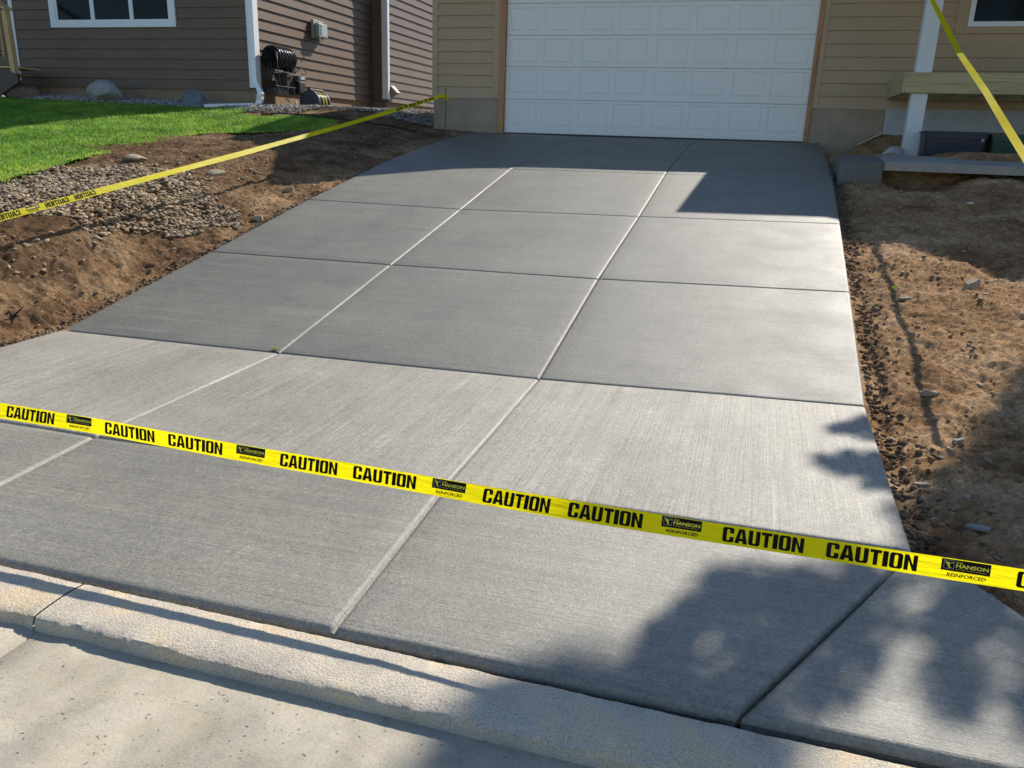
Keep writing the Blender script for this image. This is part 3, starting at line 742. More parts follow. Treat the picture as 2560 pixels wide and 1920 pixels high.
# window on the right
wf = MB()
for a, b, c, e in ((6.661, 6.735, 1.818, 3.0), (8.9, 8.98, 1.818, 3.0), (6.735, 8.9, 1.818, 1.895), (6.735, 8.9, 2.93, 3.0)): wf.box(a, b, -0.020, 0.05, c, e, 0.004)
wfo = part(wf, 'window', M['white_trim'], G)
cs = MB()
for a, b, c, e in ((6.49, 6.66, 1.716, 3.1), (8.981, 9.2, 1.716, 3.1), (6.66, 8.981, 1.716, 1.817)): cs.box(a, b, -0.010, 0.022, c, e)
subpart(cs, 'window_casing', M['trim_tan'], wfo, G)
gl = MB(); gl.box(6.735, 8.9, 0.012, 0.017, 1.895, 2.93); subpart(gl, 'pane', M['glass'], wfo, G)
st = MB(); st.box(7.50, 7.70, 0.009, 0.0105, 2.09, 2.4); subpart(st, 'sticker', M['sticker'], wfo, G)
# roof: front eave, added gable profile on the left shaped for its shadow, all above the picture
rf = MB()
rf.prism([(-0.34, 3.12), (-0.34, 3.26), (4.2, 5.0), (8.6, 3.26), (8.6, 3.12), (4.2, 4.86)], 'x', -3.05, 12.7)
rf.prism([(-3.2, 3.03), (-1.28, 3.72), (0.14, 4.80), (0.44, 4.05), (1.33, 3.45), (2.0, 3.24), (2.0, 3.03)], 'y', -0.45, -0.345)
part(rf, 'roof', M['roof'], G)
# porch frame with its post
PF = empty('porch', (6.6, -0.8, 0.0), 'unfinished porch frame of greenish lumber with a white post beside the garage', 'porch')
p = MB(); p.box(5.668, 10.2, -1.645, -1.605, 0.695, 0.985, 0.004); part(p, 'rim_board', M['green_wood'], PF)
p = MB(); p.box(5.628, 5.667, -1.645, -0.013, 0.695, 0.985, 0.004); part(p, 'side_board', M['green_wood'], PF)
for k in range(11):
    x = 6.05 + 0.4 * k
    p = MB(); p.box(x, x + 0.04, -1.604, -0.055, 0.72, 0.95); part(p, 'joist', M['green_wood'], PF)
p = MB(); p.box(5.69, 10.2, -0.054, -0.014, 0.70, 0.98); part(p, 'ledger_board', M['green_wood'], PF)
p = MB(); p.box(5.775, 6.0, -1.600, -1.40, -0.25, 3.1, 0.006); part(p, 'post', M['primer'], PF)
p = MB(); p.prism([(4.66, -0.36), (4.66, -2.06), (6.2, -2.08), (7.0, -2.55), (7.8, -3.15), (8.2, -3.1), (9.0, -2.5), (12.7, -2.2), (12.7, -0.36)], 'z', 3.13, 3.24); part(p, 'roof', M['roof'], PF)  # unseen porch roof, front edge bent outward to shape its cast shadow

# ================================================================ neighbour's house
N = empty('brown_house', (-9.5, 2.5, 0.4), 'dark brown cedar sided house with white trim beyond the lawn', 'house')
YN = 0.75; XN = -7.0
c = MB(); c.box(-20, XN - 0.03, YN + 0.03, 12, 0.715, 6.0); c.box(-7.1, -6.58, 6.38, 12, 0.765, 6.0); part(c, 'wall', M['siding_brown'], N)
s1 = MB()
lap(s1, 'y', YN + 0.025, -13.52, -7.22, 0.700, 6.0, 0.2105, 0.6965, 0.030, holes=[(-12.43, -8.99, 1.975, 3.6)])
part(s1, 'siding', M['siding_brown'], N)
s1 = MB(); lap(s1, 'x', XN - 0.02, YN + 0.0, 6.4, 0.735, 6.0, 0.2105, 0.6965, 0.034); part(s1, 'siding', M['siding_brown'], N)
s1 = MB(); lap(s1, 'x', -6.57, 6.42, 12, 0.76, 6.0, 0.2175, 0.69, 0.034); part(s1, 'siding', M['siding_brown'], N); s1 = MB(); lap(s1, 'y', 6.375, XN, -6.70, 0.76, 6.0, 0.2175, 0.69, 0.02); part(s1, 'siding', M['siding_brown'], N)
f1 = MB(); f1.box(-13.6, XN - 0.045, YN + 0.045, YN + 0.10, 0.1, 0.705); part(f1, 'foundation', M['nb_foundation'], N)
f1 = MB(); f1.box(XN - 0.10, XN - 0.04, YN + 0.101, 6.5, 0.1, 0.735); f1.box(-6.75, -6.60, 6.45, 12, 0.1, 0.76); f1.box(XN - .04, -6.751, 6.40, 6.449, 0.1, 0.76); part(f1, 'foundation', M['nb_foundation'], N)
f1 = MB(); f1.box(-13.6, XN - 0.03, YN + 0.012, YN + 0.044, 0.69, 0.706); f1.box(XN - 0.039, XN - 0.012, YN + .1, 6.4, 0.712, 0.735); part(f1, 'drip_edge', M['nb_foundation'], N)
for a, b, c_, d_ in ((-7.218, -6.99, YN - 0.012, YN + 0.03), ):
    t = MB(); t.box(-7.21, -6.986, YN - 0.008, YN + 0.0, 0.745, 6.0); t.box(-7.044, -6.985, YN - 0.008, YN + 0.10, 0.745, 6.0); part(t, 'corner_board', M['white_trim'], N)
t = MB(); t.box(-6.70, -6.55, 6.35, 6.385, 0.83, 6.0); t.box(-6.571, -6.535, 6.386, 6.50, 0.83, 6.0); part(t, 'corner_board', M['white_trim'], N)
t = MB(); t.box(-13.61, -13.505, YN - 0.012, YN + 0.03, 0.82, 6.0); part(t, 'corner_board', M['white_trim'], N)
# window with three sashes
WZ0, WZ1 = 1.985, 3.5
t = MB()
for a, b, c_, d_ in ((-12.427, -12.262, WZ0, WZ1), (-9.130, -8.993, WZ0, WZ1), (-12.262, -9.130, WZ0, 2.095), (-12.262, -9.130, 3.4, WZ1)): t.box(a, b, YN - 0.022, YN + 0.03, c_, d_, 0.003)
wn = part(t, 'window', M['white_trim'], N)
for a, b in ((-12.259, -11.225), (-11.224, -10.16), (-10.159, -9.133)):
    t = MB(); 
    for (x0, x1, z0, z1) in ((a, a + 0.05, 2.096, 3.4), (b - 0.05, b, 2.096, 3.4), (a + 0.05, b - 0.05, 2.096, 2.150)): t.box(x0, x1, YN - 0.010, YN + 0.028, z0, z1, 0.003)
    subpart(t, 'sash', M['white_trim'], wn, N)
    t = MB(); t.box(a + 0.05, b - 0.05, YN + 0.018, YN + 0.024, 2.10, 3.4); subpart(t, 'pane', M['glass'], wn, N)
# downspout with elbows and a ground extension
t = MB(); t.rectube([(-7.035, YN - 0.052, 6.0), (-7.035, YN - 0.052, 0.93), (-7.02, YN - 0.058, 0.86), (-6.90, YN - 0.12, 0.72), (-6.85, YN - 0.15, 0.62), (-6.85, YN - 0.19, 0.48), (-6.87, YN - 0.24, 0.39), (-6.93, YN - 0.32, 0.335), (-7.02, YN - 0.40, 0.32)], ((1, 0, 0.0), 0.115), 0.085)
ds = part(t, 'downspout', M['white_metal'], N)
t = MB(); t.rectube([(-6.93, YN - 0.34, 0.385), (-7.68, YN - 1.0, 0.315)], ((0.66, -0.75, 0.0), 0.10), 0.065); subpart(t, 'extension', M['white_metal'], ds, N)
t = MB()
for a in range(5): t.box(-6.915, -6.785, YN - 0.245, YN - 0.135, 0.50 + a * .02, 0.507 + a * .02)
subpart(t, 'elbow_crimp', M['white_metal'], ds, N)
# dryer vent hood on the lit side wall
t = MB(); vy, vz = 6.72, 1.0
t.add([(-6.54, vy - .17, 1.21), (-6.54, vy + .10, 1.21), (-6.36, vy + .12, 1.02), (-6.36, vy - .12, 1.02), (-6.54, vy + .10, 0.94), (-6.54, vy - .17, 0.94)], [(0, 3, 2, 1), (3, 5, 4, 2), (0, 5, 3), (1, 2, 4)])
part(t, 'vent_hood', M['vent'], N)
t = MB(); t.prism([(-20.3, 5.9), (-13.5, 8.5), (-6.0, 5.9), (-6.0, 6.05), (-13.5, 8.7), (-20.3, 6.05)], 'y', 0.2, 12.3); part(t, 'roof', M['roof'], N)

# meter box on the side wall
MBX = empty('meter_box', (-6.97, 3.3, 2.0), 'grey plastic meter box on the sunlit brown side wall', 'meter box')
t = MB(); t.box(-6.97, -6.90, 3.02, 3.52, 2.03, 2.44, 0.01); part(t, 'back_box', M['meter'], MBX)
t = MB(); t.box(-6.90, -6.79, 3.08, 3.52, 2.06, 2.37, 0.015); part(t, 'cover', M['meter'], MBX)
for k in range(3):
    t = MB(); t.box(-6.789, -6.786, 3.13, 3.18, 2.12 + .08 * k, 2.165 + .08 * k); part(t, 'dial', M['black'], MBX)
t = MB(); t.box(-6.789, -6.786, 3.24, 3.48, 2.10, 2.33); part(t, 'window', mat('meter_glass', (0.36, 0.42, 0.36), 0.2), MBX)
t = MB(); t.tube([(-6.85, 3.22, 2.06), (-6.85, 3.22, 1.99)], 0.03, 10); t.tube([(-6.83, 3.15, 2.06), (-6.78, 3.15, 1.97)], 0.02, 8); part(t, 'cable_gland', M['meter'], MBX)

# wall hose reel
HR = empty('hose_reel', (-6.75, 1.1, 1.3), 'large black hose reel on a rail frame at the corner of the brown house', 'hose reel', 'hose reels')
cx, cz, R0 = -6.74, 1.40, 0.24
t = MB(); t.tube([(cx, 0.92, cz), (cx, 1.52, cz)], 0.18, 24); part(t, 'drum', M['black'], HR, True)
t = MB()
for k in range(11):
    y = 0.95 + 0.055 * k; rr = 0.20 + 0.02 * math.sin(k * 2.1)
    t.tube([(cx + rr * math.cos(a), y + 0.012 * math.sin(2 * a + k), cz + rr * math.sin(a)) for a in np.linspace(0, 2 * math.pi, 28, endpoint=False)], 0.027, 6, closed=True)
hs = part(t, 'hose', M['hose'], HR, True)
for y in (0.90, 1.56):
    t = MB(); t.tube([(cx, y - 0.012, cz), (cx, y + 0.012, cz)], 0.235, 28); part(t, 'flange', M['matte'], HR)
t = MB(); r_ = random.Random(3)
for k in range(16):
    a = r_.uniform(0, 6.28); q = r_.uniform(.03, .13)
    t.tube([(cx + q * math.cos(a) + .07 * math.cos(u), 0.84 + .03 * math.sin(2 * u + k), cz + .03 + q * math.sin(a) + .07 * math.sin(u)) for u in np.linspace(0, 5, 12)], 0.016, 5)
part(t, 'tangled_hose', M['matte'], HR, True)
t = MB(); t.tube([(cx + .26, 0.72, 1.42), (cx + .28, 0.70, 1.2), (cx + .27, 0.74, 0.95), (cx + .26, 0.84, 0.72), (cx + .28, 0.98, 0.55), (cx + .30, 1.06, 0.47)], 0.011, 6); part(t, 'loose_hose', M['hose'], HR, True)
t = MB(); t.tube([(cx + .26, 0.72, 1.48), (cx + .26, 0.72, 1.38)], 0.02, 8); part(t, 'hose_nozzle', M['meter'], HR)
t = MB(); t.tube([(cx + .30, 1.06, 0.46), (cx + .30, 1.08, 0.57)], 0.013, 6); part(t, 'hose_nozzle', M['meter'], HR)
t = MB()
for y in (0.84, 1.46):
    for a in (-0.20, 0.20): t.tube([(cx, y, cz - .1), (cx + a, y, 0.66)], 0.018, 6)
for z in (1.10, 0.80): t.tube([(cx + .17, 0.76, z), (cx + .17, 1.55, z)], 0.016, 6)
t.tube([(cx, 0.76, 1.12), (cx, 1.55, 1.12)], 0.018, 6); t.box(cx - .16, cx + .15, 0.86, 1.30, 0.64, 0.76)
part(t, 'frame', M['blackm'], HR)
t = MB(); t.tube([(cx + .05, 1.58, cz - .14), (cx + .06, 1.72, cz - .20)], [0.05, 0.04], 10); t.box(cx - .02, cx + .09, 1.60, 1.72, 1.13, 1.26, 0.01); part(t, 'crank', M['blackm'], HR)
# equipment box beside it
EB = empty('utility_box', (-6.7, 1.6, 0.66), 'dark brown equipment box with a small pale label between the two hose reels', 'utility box')
t = MB(); t.box(-6.93, -6.62, 1.30, 1.74, 0.66, 1.10, 0.012); part(t, 'case', M['brownbox'], EB)
t = MB(); t.box(-6.62, -6.52, 1.66, 1.92, 0.66, 0.96, 0.02); part(t, 'motor', M['black'], EB)
t = MB(); t.box(-6.62, -6.515, 1.62, 1.97, 0.975, 1.075, 0.005); part(t, 'label_plate', M['greyplastic'], EB)
t = MB(); t.box(-6.514, -6.512, 1.72, 1.88, 1.00, 1.055); part(t, 'label', M['paper'], EB)
t = MB(); t.tube([(-6.75, 1.46, 1.10), (-6.75, 1.46, 1.24), (-6.72, 1.56, 1.26), (-6.68, 1.70, 1.16), (-6.66, 1.74, 1.08)], 0.03, 8)
t.tube([(-6.66, 1.66, 1.12), (-6.6, 1.82, 1.22), (-6.6, 1.95, 1.24), (-6.6, 2.10, 1.19), (-6.6, 2.07, 1.14), (-6.6, 1.92, 1.13), (-6.6, 1.88, 1.08)], 0.011, 6); part(t, 'pipe', M['blackm'], EB)
# ground hose reel
GR = empty('hose_reel', (-6.35, 2.0, 0.32), 'grey portable hose reel with yellow striped hose standing on the gravel', 'hose reel', 'hose reels')
gx, gy, gz = -6.35, 2.02, 0.52
t = MB()
for y, r in ((1.80, 0.26), (2.30, 0.24)):
    t = MB(); t.tube([(gx, y - 0.025, gz), (gx, y + 0.025, gz)], r, 28); part(t, 'side_disc', M['greyplastic'], GR)
t = MB(); t.tube([(gx, 1.765, gz), (gx, 1.775, gz)], 0.05, 16); part(t, 'hub', M['black'], GR)
t = MB()
for k in range(7):
    y = 1.85 + 0.065 * k; t.mi = 1 if k in (3, 5) else 0
    t.tube([(gx + .2 * math.cos(a), y, gz + .2 * math.sin(a)) for a in np.linspace(0, 2 * math.pi, 24, endpoint=False)], 0.033, 6, closed=True)
part(t, 'hose', [M['hose'], M['yellow_stripe']], GR, True)
t = MB()
t.prism([(gx - .30, 0.27), (gx + .30, 0.27), (gx + .24, 0.34), (gx + .08, 0.56), (gx - .08, 0.56), (gx - .24, 0.34)], 'y', 1.73, 1.764)
t.prism([(gx - .30, 0.27), (gx + .30, 0.27), (gx + .24, 0.34), (gx + .08, 0.56), (gx - .08, 0.56), (gx - .24, 0.34)], 'y', 2.33, 2.36)
t.box(gx - .30, gx - .25, 1.76, 2.34, 0.27, 0.31); t.box(gx + .24, gx + .30, 1.76, 2.34, 0.27, 0.31)
part(t, 'stand', M['greyplastic'], GR)
t = MB(); t.tube([(gx, 1.74, gz + .05), (gx + .1, 1.62, gz + .08), (gx + .12, 1.60, gz - .10), (gx + .05, 1.70, gz - .18)], 0.012, 6); part(t, 'crank', M['black'], GR); t = MB(); t.box(gx - .05, gx + .05, 1.75, 2.34, 0.775, 0.81, 0.01); part(t, 'handle', M['black'], GR)
t = MB(); t.tube([(-6.3, 1.62, 0.36), (-6.35, 1.3, 0.36), (-6.35, 1.05, 0.40), (-6.42, 0.98, 0.42), (-6.5, 1.1, 0.42), (-6.45, 1.4, 0.40), (-6.4, 1.7, 0.40), (-6.35, 1.75, 0.48)], 0.014, 6); t.tube([(-6.3, 1.1, .34), (-6.3, 1.1, .50)], 0.02, 6)
part(t, 'loose_hose', M['concertina'], GR, True)

# porch steps at far left
PS = empty('porch_steps', (-12.9, -0.3, 0.5), 'raw lumber porch steps with a railing cut off by the left edge', 'steps')
t = MB(); t.prism([(-12.66, 2.20), (-12.54, 2.20), (-12.50, 0.90), (-12.62, 0.95)], 'y', -0.36, -0.24); part(t, 'post', M['raw_wood'], PS)
for k, x in enumerate((-12.80, -13.05, -13.3)):
    t = MB(); t.box(x - .02, x + .02, -0.32, -0.28, 1.25 + .1 * k, 2.1 + .12 * k); part(t, 'baluster', M['raw_wood'], PS)
t = MB(); t.add([(-12.5, -0.42, 2.20), (-12.5, -0.20, 2.20), (-13.8, -0.20, 2.90), (-13.8, -0.42, 2.90), (-12.5, -0.42, 2.25), (-12.5, -0.20, 2.25), (-13.8, -0.20, 2.95), (-13.8, -0.42, 2.95)], [(0, 1, 2, 3), (7, 6, 5, 4), (0, 4, 5, 1), (1, 5, 6, 2), (2, 6, 7, 3), (3, 7, 4, 0)]); part(t, 'handrail', M['raw_wood'], PS)
t = MB(); t.add([(-12.62, -0.34, 1.32), (-12.62, -0.26, 1.32), (-13.8, -0.26, 1.15), (-13.8, -0.34, 1.15), (-12.62, -0.34, 1.40), (-12.62, -0.26, 1.40), (-13.8, -0.26, 1.25), (-13.8, -0.34, 1.25)], [(0, 3, 2, 1), (4, 5, 6, 7), (0, 1, 5, 4), (3, 7, 6, 2)]); part(t, 'bottom_rail', M['raw_wood'], PS)
for x, z in ((-12.64, 1.06), (-12.95, 0.93)):
    t = MB(); t.box(x - 1.2, x, -0.25, 0.5, z - .04, z, 0.004); part(t, 'tread', M['raw_wood'], PS)
t = MB(); t.prism([(-13.9, 1.0), (-12.66, 1.0), (-12.50, 0.85), (-12.50, 0.72), (-13.1, 0.42), (-13.9, 0.42)], 'y', -0.30, -0.25); part(t, 'stringer', M['brownbox'], PS)

# boulders
def rock(name, c, size, mt, seed, rot=0.0, label='', group=None, flat=0.9, sub=3, jag=0.28):
    v, f = ICO2; 
    for _ in range(sub - 2):
        # subdivide once more
        vv = list(map(tuple, v)); cache = {}; nf = []
        for a, b, c3 in f:
            ids = []
            for p, q in ((a, b), (b, c3), (c3, a)):
                kk = (min(p, q), max(p, q))
                if kk not in cache:
                    w_ = np.array(vv[p]) + np.array(vv[q]); w_ /= np.linalg.norm(w_); cache[kk] = len(vv); vv.append(tuple(w_))
                ids.append(cache[kk])
            x, y, z = ids; nf += [(a, x, z), (x, b, y), (z, y, c3), (x, y, z)]
        v, f = np.array(vv), np.array(nf)
    r = np.random.default_rng(seed); V = v.copy()
    for _ in range(11):                                     # planar facets
        nrm = r.normal(0, 1, 3); nrm /= np.linalg.norm(nrm); h = r.uniform(0.5, 0.85)
        dd = V @ nrm; k = dd > h; V[k] -= np.outer(dd[k] - h, nrm) * 0.85
    V *= (1 + jag * 0.25 * fbm(V[:, 0] * 2 + V[:, 2], V[:, 1] * 2 - V[:, 2], 2.0, 4, seed))[:, None]
    V = V * np.array(size); ca, sa = math.cos(rot), math.sin(rot)
    V = np.stack([V[:, 0] * ca - V[:, 1] * sa, V[:, 0] * sa + V[:, 1] * ca, V[:, 2]], -1)
    o = np_mesh(name, V, f, mt, smooth=True); o.location = c; o.data.set_sharp_from_angle(angle=math.radians(26))
    tag(o, label, 'rock', group); return o
GRP = 'boulders along the brown house'
rock('boulder', (-12.8, 0.10, 0.52), (0.53, 0.35, 0.26), rock_mat('brown_rock', (0.13, 0.085, 0.06), (0.24, 0.17, 0.13)), 3, 0.1, 'low brown boulder beside the lumber steps', GRP)
rock('boulder', (-10.5, 0.12, 0.47), (0.52, 0.38, 0.36), rock_mat('pale_rock', (0.26, 0.26, 0.22), (0.40, 0.39, 0.34)), 8, -0.2, 'pale rounded boulder under the triple window', GRP)
rock('boulder', (-8.22, 0.15, 0.38), (0.40, 0.30, 0.30), rock_mat('blue_rock', (0.09, 0.11, 0.12), (0.22, 0.25, 0.26)), 15, 0.3, 'jagged blue grey boulder in the gravel near the downspout', GRP)

# ---------------------------------------------------------------- old step wall and new block on the right
o = MB()
def slab(mb, x0, x1, yf, yb, zf, zbk, th, bev=0.012):
    vs = []
    for y, z in ((yf, zf), (yb, zbk)):
        pass
    mb.add([(x0, yf, zf - th), (x1, yf, zf - th), (x1, yb, zbk - th), (x0, yb, zbk - th),
            (x0, yf, zf - bev), (x1, yf, zf - bev), (x1, yf + bev, zf), (x0, yf + bev, zf), (x1, yb, zbk), (x0, yb, zbk)],
           [(0, 3, 2, 1), (0, 1, 5, 4), (4, 5, 6, 7), (7, 6, 8, 9), (3, 9, 8, 2), (1, 2, 8, 6, 5), (0, 4, 7, 9, 3)])
slab(o, 4.680, 5.190, -4.35, -3.45, -0.291, -0.215, 0.30)
ob = o.build('concrete_block', M['conc_new'], loc=(4.93, -3.9, -0.5)); tag(ob, 'dark fresh concrete block end at the top right edge of the driveway', 'concrete block')
o = MB(); slab(o, 5.196, 11.0, -4.37, -3.42, -0.284, -0.205, 0.10)
ob = o.build('concrete_walk', M['conc_old'], loc=(8, -3.9, -0.35)); tag(ob, 'old pale concrete walk slab with a hollow dug beneath it', 'walk slab')
# bins behind the walk
def bin_(name, x0, x1, y0, y1, z0, z1, m_, label):
    e = empty(name, ((x0 + x1) / 2, (y0 + y1) / 2, z0), label, 'storage bin', 'plastic bins behind the walk')
    t = MB(); i = 0.035
    def rr(x0, x1, y0, y1, z, r=0.05):
        out = []
        for cx_, cy_, a0 in ((x1 - r, y1 - r, 0), (x0 + r, y1 - r, 90), (x0 + r, y0 + r, 180), (x1 - r, y0 + r, 270)):
            for k in range(4): a = math.radians(a0 + 30 * k); out.append((cx_ + r * math.cos(a), cy_ + r * math.sin(a), z))
        return out
    rings = [rr(x0 + i, x1 - i, y0 + i, y1 - i, z0), rr(x0 + .012, x1 - .012, y0 + .012, y1 - .012, z1 - 0.10), rr(x0 + .006, x1 - .006, y0 + .006, y1 - .006, z1 - 0.095), rr(x0 + .004, x1 - .004, y0 + .004, y1 - .004, z1 - 0.03)]
    vs = sum(rings, []); n = 16
    t.add(vs, [(k * n + j, k * n + (j + 1) % n, (k + 1) * n + (j + 1) % n, (k + 1) * n + j) for k in range(3) for j in range(n)] + [tuple(range(n - 1, -1, -1))])
    part(t, 'body', m_, e, False)
    t = MB(); a = rr(x0 - .015, x1 + .015, y0 - .015, y1 + .015, z1 - 0.03); b = rr(x0 - .015, x1 + .015, y0 - .015, y1 + .015, z1); c = rr(x0 + .02, x1 - .02, y0 + .02, y1 - .02, z1); d = rr(x0 + .03, x1 - .03, y0 + .03, y1 - .03, z1 - .2)
    t.add(a + b + c + d, [(k * n + j, k * n + (j + 1) % n, (k + 1) * n + (j + 1) % n, (k + 1) * n + j) for k in range(3) for j in range(n)] + [tuple(3 * n + j for j in range(n))])
    part(t, 'rim', m_, e)
    return e
b1 = bin_('storage_bin', 5.97, 6.80, -2.15, -1.65, -0.22, 0.155, M['navy'], 'dark blue black plastic bin behind the old walk slab')
t = MB(); t.box(6.70, 6.74, -2.175, -2.166, 0.02, 0.06, 0.004); part(t, 'handle', M['meter'], b1)
bin_('storage_bin', 6.84, 7.75, -2.1, -1.5, -0.22, 0.13, M['greenbin'], 'dark green plastic bin behind the old walk slab')
rock('rock', (5.63, -1.75, -0.17), (0.17, 0.12, 0.10), rock_mat('white_rock', (0.34, 0.31, 0.29), (0.6, 0.56, 0.53)), 21, 0.1, 'whitish rock leaning against the foot of the white porch post')
# lumber offcut by the foundation
t = MB(); a = Vector((5.26, -0.42, -0.06)); bb = Vector((5.62, -0.25, 0.13)); d_ = (bb - a); sd_ = Vector((0, 1, 0)) * 0.09; up = Vector((0, 0, 0.035))
t.add([a, a + sd_, bb + sd_, bb, a + up, a + sd_ + up, bb + sd_ + up, bb + up], [(0, 1, 2, 3), (4, 7, 6, 5), (0, 4, 5, 1), (1, 5, 6, 2), (2, 6, 7, 3), (3, 7, 4, 0)])
tag(t.build('lumber_offcut', M['scrap_wood'], loc=(5.44, -0.3, 0.0)), 'short pale lumber offcut leaning on the soil against the foundation', 'lumber')

def chip(x, y, sx, sy, h, rot, mt, label, fn, name='flat_stone', tilt=0.25, seed=1, cat='stone'):
    r = random.Random(seed); n = 9; t = MB(); z = float(fn(np.array([x]), np.array([y]))[0])
    ring = []
    for k in range(n):
        a = 2 * math.pi * k / n; q = r.uniform(.8, 1.1); c_, s_ = math.cos(a), math.sin(a)
        sq = 1 / max(abs(c_), abs(s_)) ** 0.5
        ring.append((sx / 2 * c_ * sq * q, sy / 2 * s_ * sq * q))
    cr, sr = math.cos(rot), math.sin(rot)
    P = lambda p, zz: (p[0] * cr - p[1] * sr, p[0] * sr + p[1] * cr, zz + tilt * (p[0]))
    vs = [P(p, -h * .3) for p in ring] + [P(p, h * .6) for p in ring] + [P((p[0] * .85, p[1] * .85), h) for p in ring]
    t.add(vs, [(k, (k + 1) % n, (k + 1) % n + n, k + n) for k in range(n)] + [(k + n, (k + 1) % n + n, (k + 1) % n + 2 * n, k + 2 * n) for k in range(n)] + [tuple(range(2 * n, 3 * n))])
    o = t.build(name, mt); o.location = (x, y, z + 0.004)
    return tag(o, label, cat)
fs = rock_mat('tan_flat_stone', (0.27, 0.20, 0.13), (0.45, 0.37, 0.26), 12)
gs = rock_mat('grey_flat_stone', (0.22, 0.22, 0.20), (0.36, 0.36, 0.33), 12)
chip(4.93, -10.06, 0.13, 0.06, 0.022, -0.5, fs, 'tan flat stone chip on the sunlit right soil beside the tape shadow', TR, tilt=0.2, seed=1)
chip(5.0, -10.68, 0.06, 0.04, 0.02, 0.2, gs, 'small rounded pale stone where the right tape shadow meets the tree shade', TR, seed=2)
chip(4.70, -11.35, 0.10, 0.04, 0.02, -0.4, fs, 'brown stone sliver touching the right edge of the sidewalk slab', TR, seed=3)
chip(4.86, -11.80, 0.12, 0.055, 0.012, -0.75, gs, 'pale grey oblong chip in the shaded soil just behind the front tape', TR, seed=4)
chip(5.52, -8.12, 0.11, 0.09, 0.06, 0.6, fs, 'upright brown stone on the sunlit mound at the far right', TR, tilt=0.5, seed=5)
chip(4.98, -8.42, 0.12, 0.05, 0.012, 0.1, fs, 'thin cracked soil slab below the yellow scrap', TR, tilt=0.1, seed=6)
chip(5.70, -4.98, 0.20, 0.10, 0.015, -0.5, M['scrap_wood'], 'pale wood scrap on the shaded soil in front of the walk slab', TR, 'wood_scrap', 0.15, 7, 'wood')
chip(6.0, -5.35, 0.09, 0.04, 0.012, 0.0, M['primer'], 'white chip on the shaded soil right of the wood scrap', TR, 'paint_chip', 0.0, 8, 'chip')
chip(4.93, -6.95, 0.10, 0.04, 0.02, -0.5, fs, 'small pale stone just right of the top of the tape shadow', TR, seed=12)
chip(-1.72, -7.42, 0.13, 0.09, 0.05, 0.3, fs, 'rounded tan stone on the soil strip left of the driveway', TL, tilt=0.1, seed=9)
chip(-1.95, -6.35, 0.10, 0.07, 0.04, 0.5, fs, 'small brown stone at the edge of the garage shadow on the left soil', TL, tilt=0.1, seed=10)
TLz = lambda x, y: float(TL(np.array([x]), np.array([y]))[0])
rock('rock', (-4.35, -6.25, TLz(-4.35, -6.25)), (0.24, 0.17, 0.085), fs, 31, 0.3, 'large flat tan rock half buried behind the left tape')
rock('rock', (-2.95, -6.45, TLz(-2.95, -6.45)), (0.15, 0.10, 0.06), fs, 33, 0.2, 'medium tan rock half buried to the right of the gravel patch')
# yellow scrap
t = MB(); r = random.Random(4); z0 = float(TR(np.array([4.93]), np.array([-8.22]))[0]); vs = [(0.036 * math.cos(k * 1.05) * r.uniform(.5, 1.2), 0.028 * math.sin(k * 1.05) * r.uniform(.6, 1.2), 0.03 * r.uniform(0, 1)) for k in range(6)] + [(0, 0, 0.035)]
t.add(vs, [(k, (k + 1) % 6, 6) for k in range(6)]); ys = t.build('tape_scrap', M['tapeink_y']); ys.location = (4.93, -8.22, z0 + 0.005); tag(ys, 'crumpled bright yellow scrap on the sunlit right soil', 'scrap')
# leaf on the slab joint
t = MB(); t.add([(0, 0, 0), (0.05, 0.02, 0.012), (0.09, 0.0, 0.02), (0.05, -0.02, 0.010), (0.02, 0.03, 0.016), (0.055, 0.055, 0.02), (0.02, -0.01, 0.005)], [(0, 1, 2, 3), (0, 6, 4), (4, 5, 1, 0)])
lf = t.build('fallen_leaf', mat('leaf_green', (0.16, 0.22, 0.03), 0.6)); lf.location = (0.36, -10.46, -1.752); tag(lf, 'small yellow green leaf lying at the joint where driveway meets sidewalk', 'leaf')
# black edging strip / root along the gravel
t = MB(); pth = [(x, -0.72 - 0.25 * math.sin((x + 6) * 1.2), float(TL(np.array([x]), np.array([-0.72]))[0]) + 0.04) for x in np.linspace(-6.0, -2.7, 24)]
t.tube(pth, 0.016, 6); tag(t.build('lawn_edging', M['edge'], smooth=True), 'thin black edging strip between the gravel bed and bare soil', 'edging')
t = MB(); t.tube([(-2.33, -8.62, float(TL(np.array([-2.33]), np.array([-8.62]))[0])), (-2.29, -8.58, float(TL(np.array([-2.29]), np.array([-8.58]))[0]) + .06), (-2.18, -8.40, float(TL(np.array([-2.18]), np.array([-8.40]))[0]) + .10)], [0.005, 0.004, 0.002], 5)
tag(t.build('twig', M['bark']), 'bent dark twig sticking out of the left soil bank', 'twig')
t = MB(); zt = float(TL(np.array([-1.92]), np.array([-10.6]))[0])
for a in ((-0.06, 0.03, .05), (0.07, 0.05, .08), (0.02, -0.06, .06), (-0.03, 0.08, .04), (0.10, -0.02, .02)): t.tube([(-1.92, -10.6, zt), (-1.92 + a[0], -10.6 + a[1], zt + a[2])], [0.012, 0.003], 5)
tag(t.build('root_stub', M['edge']), 'black root stub poking from the soil at the lower left', 'root')

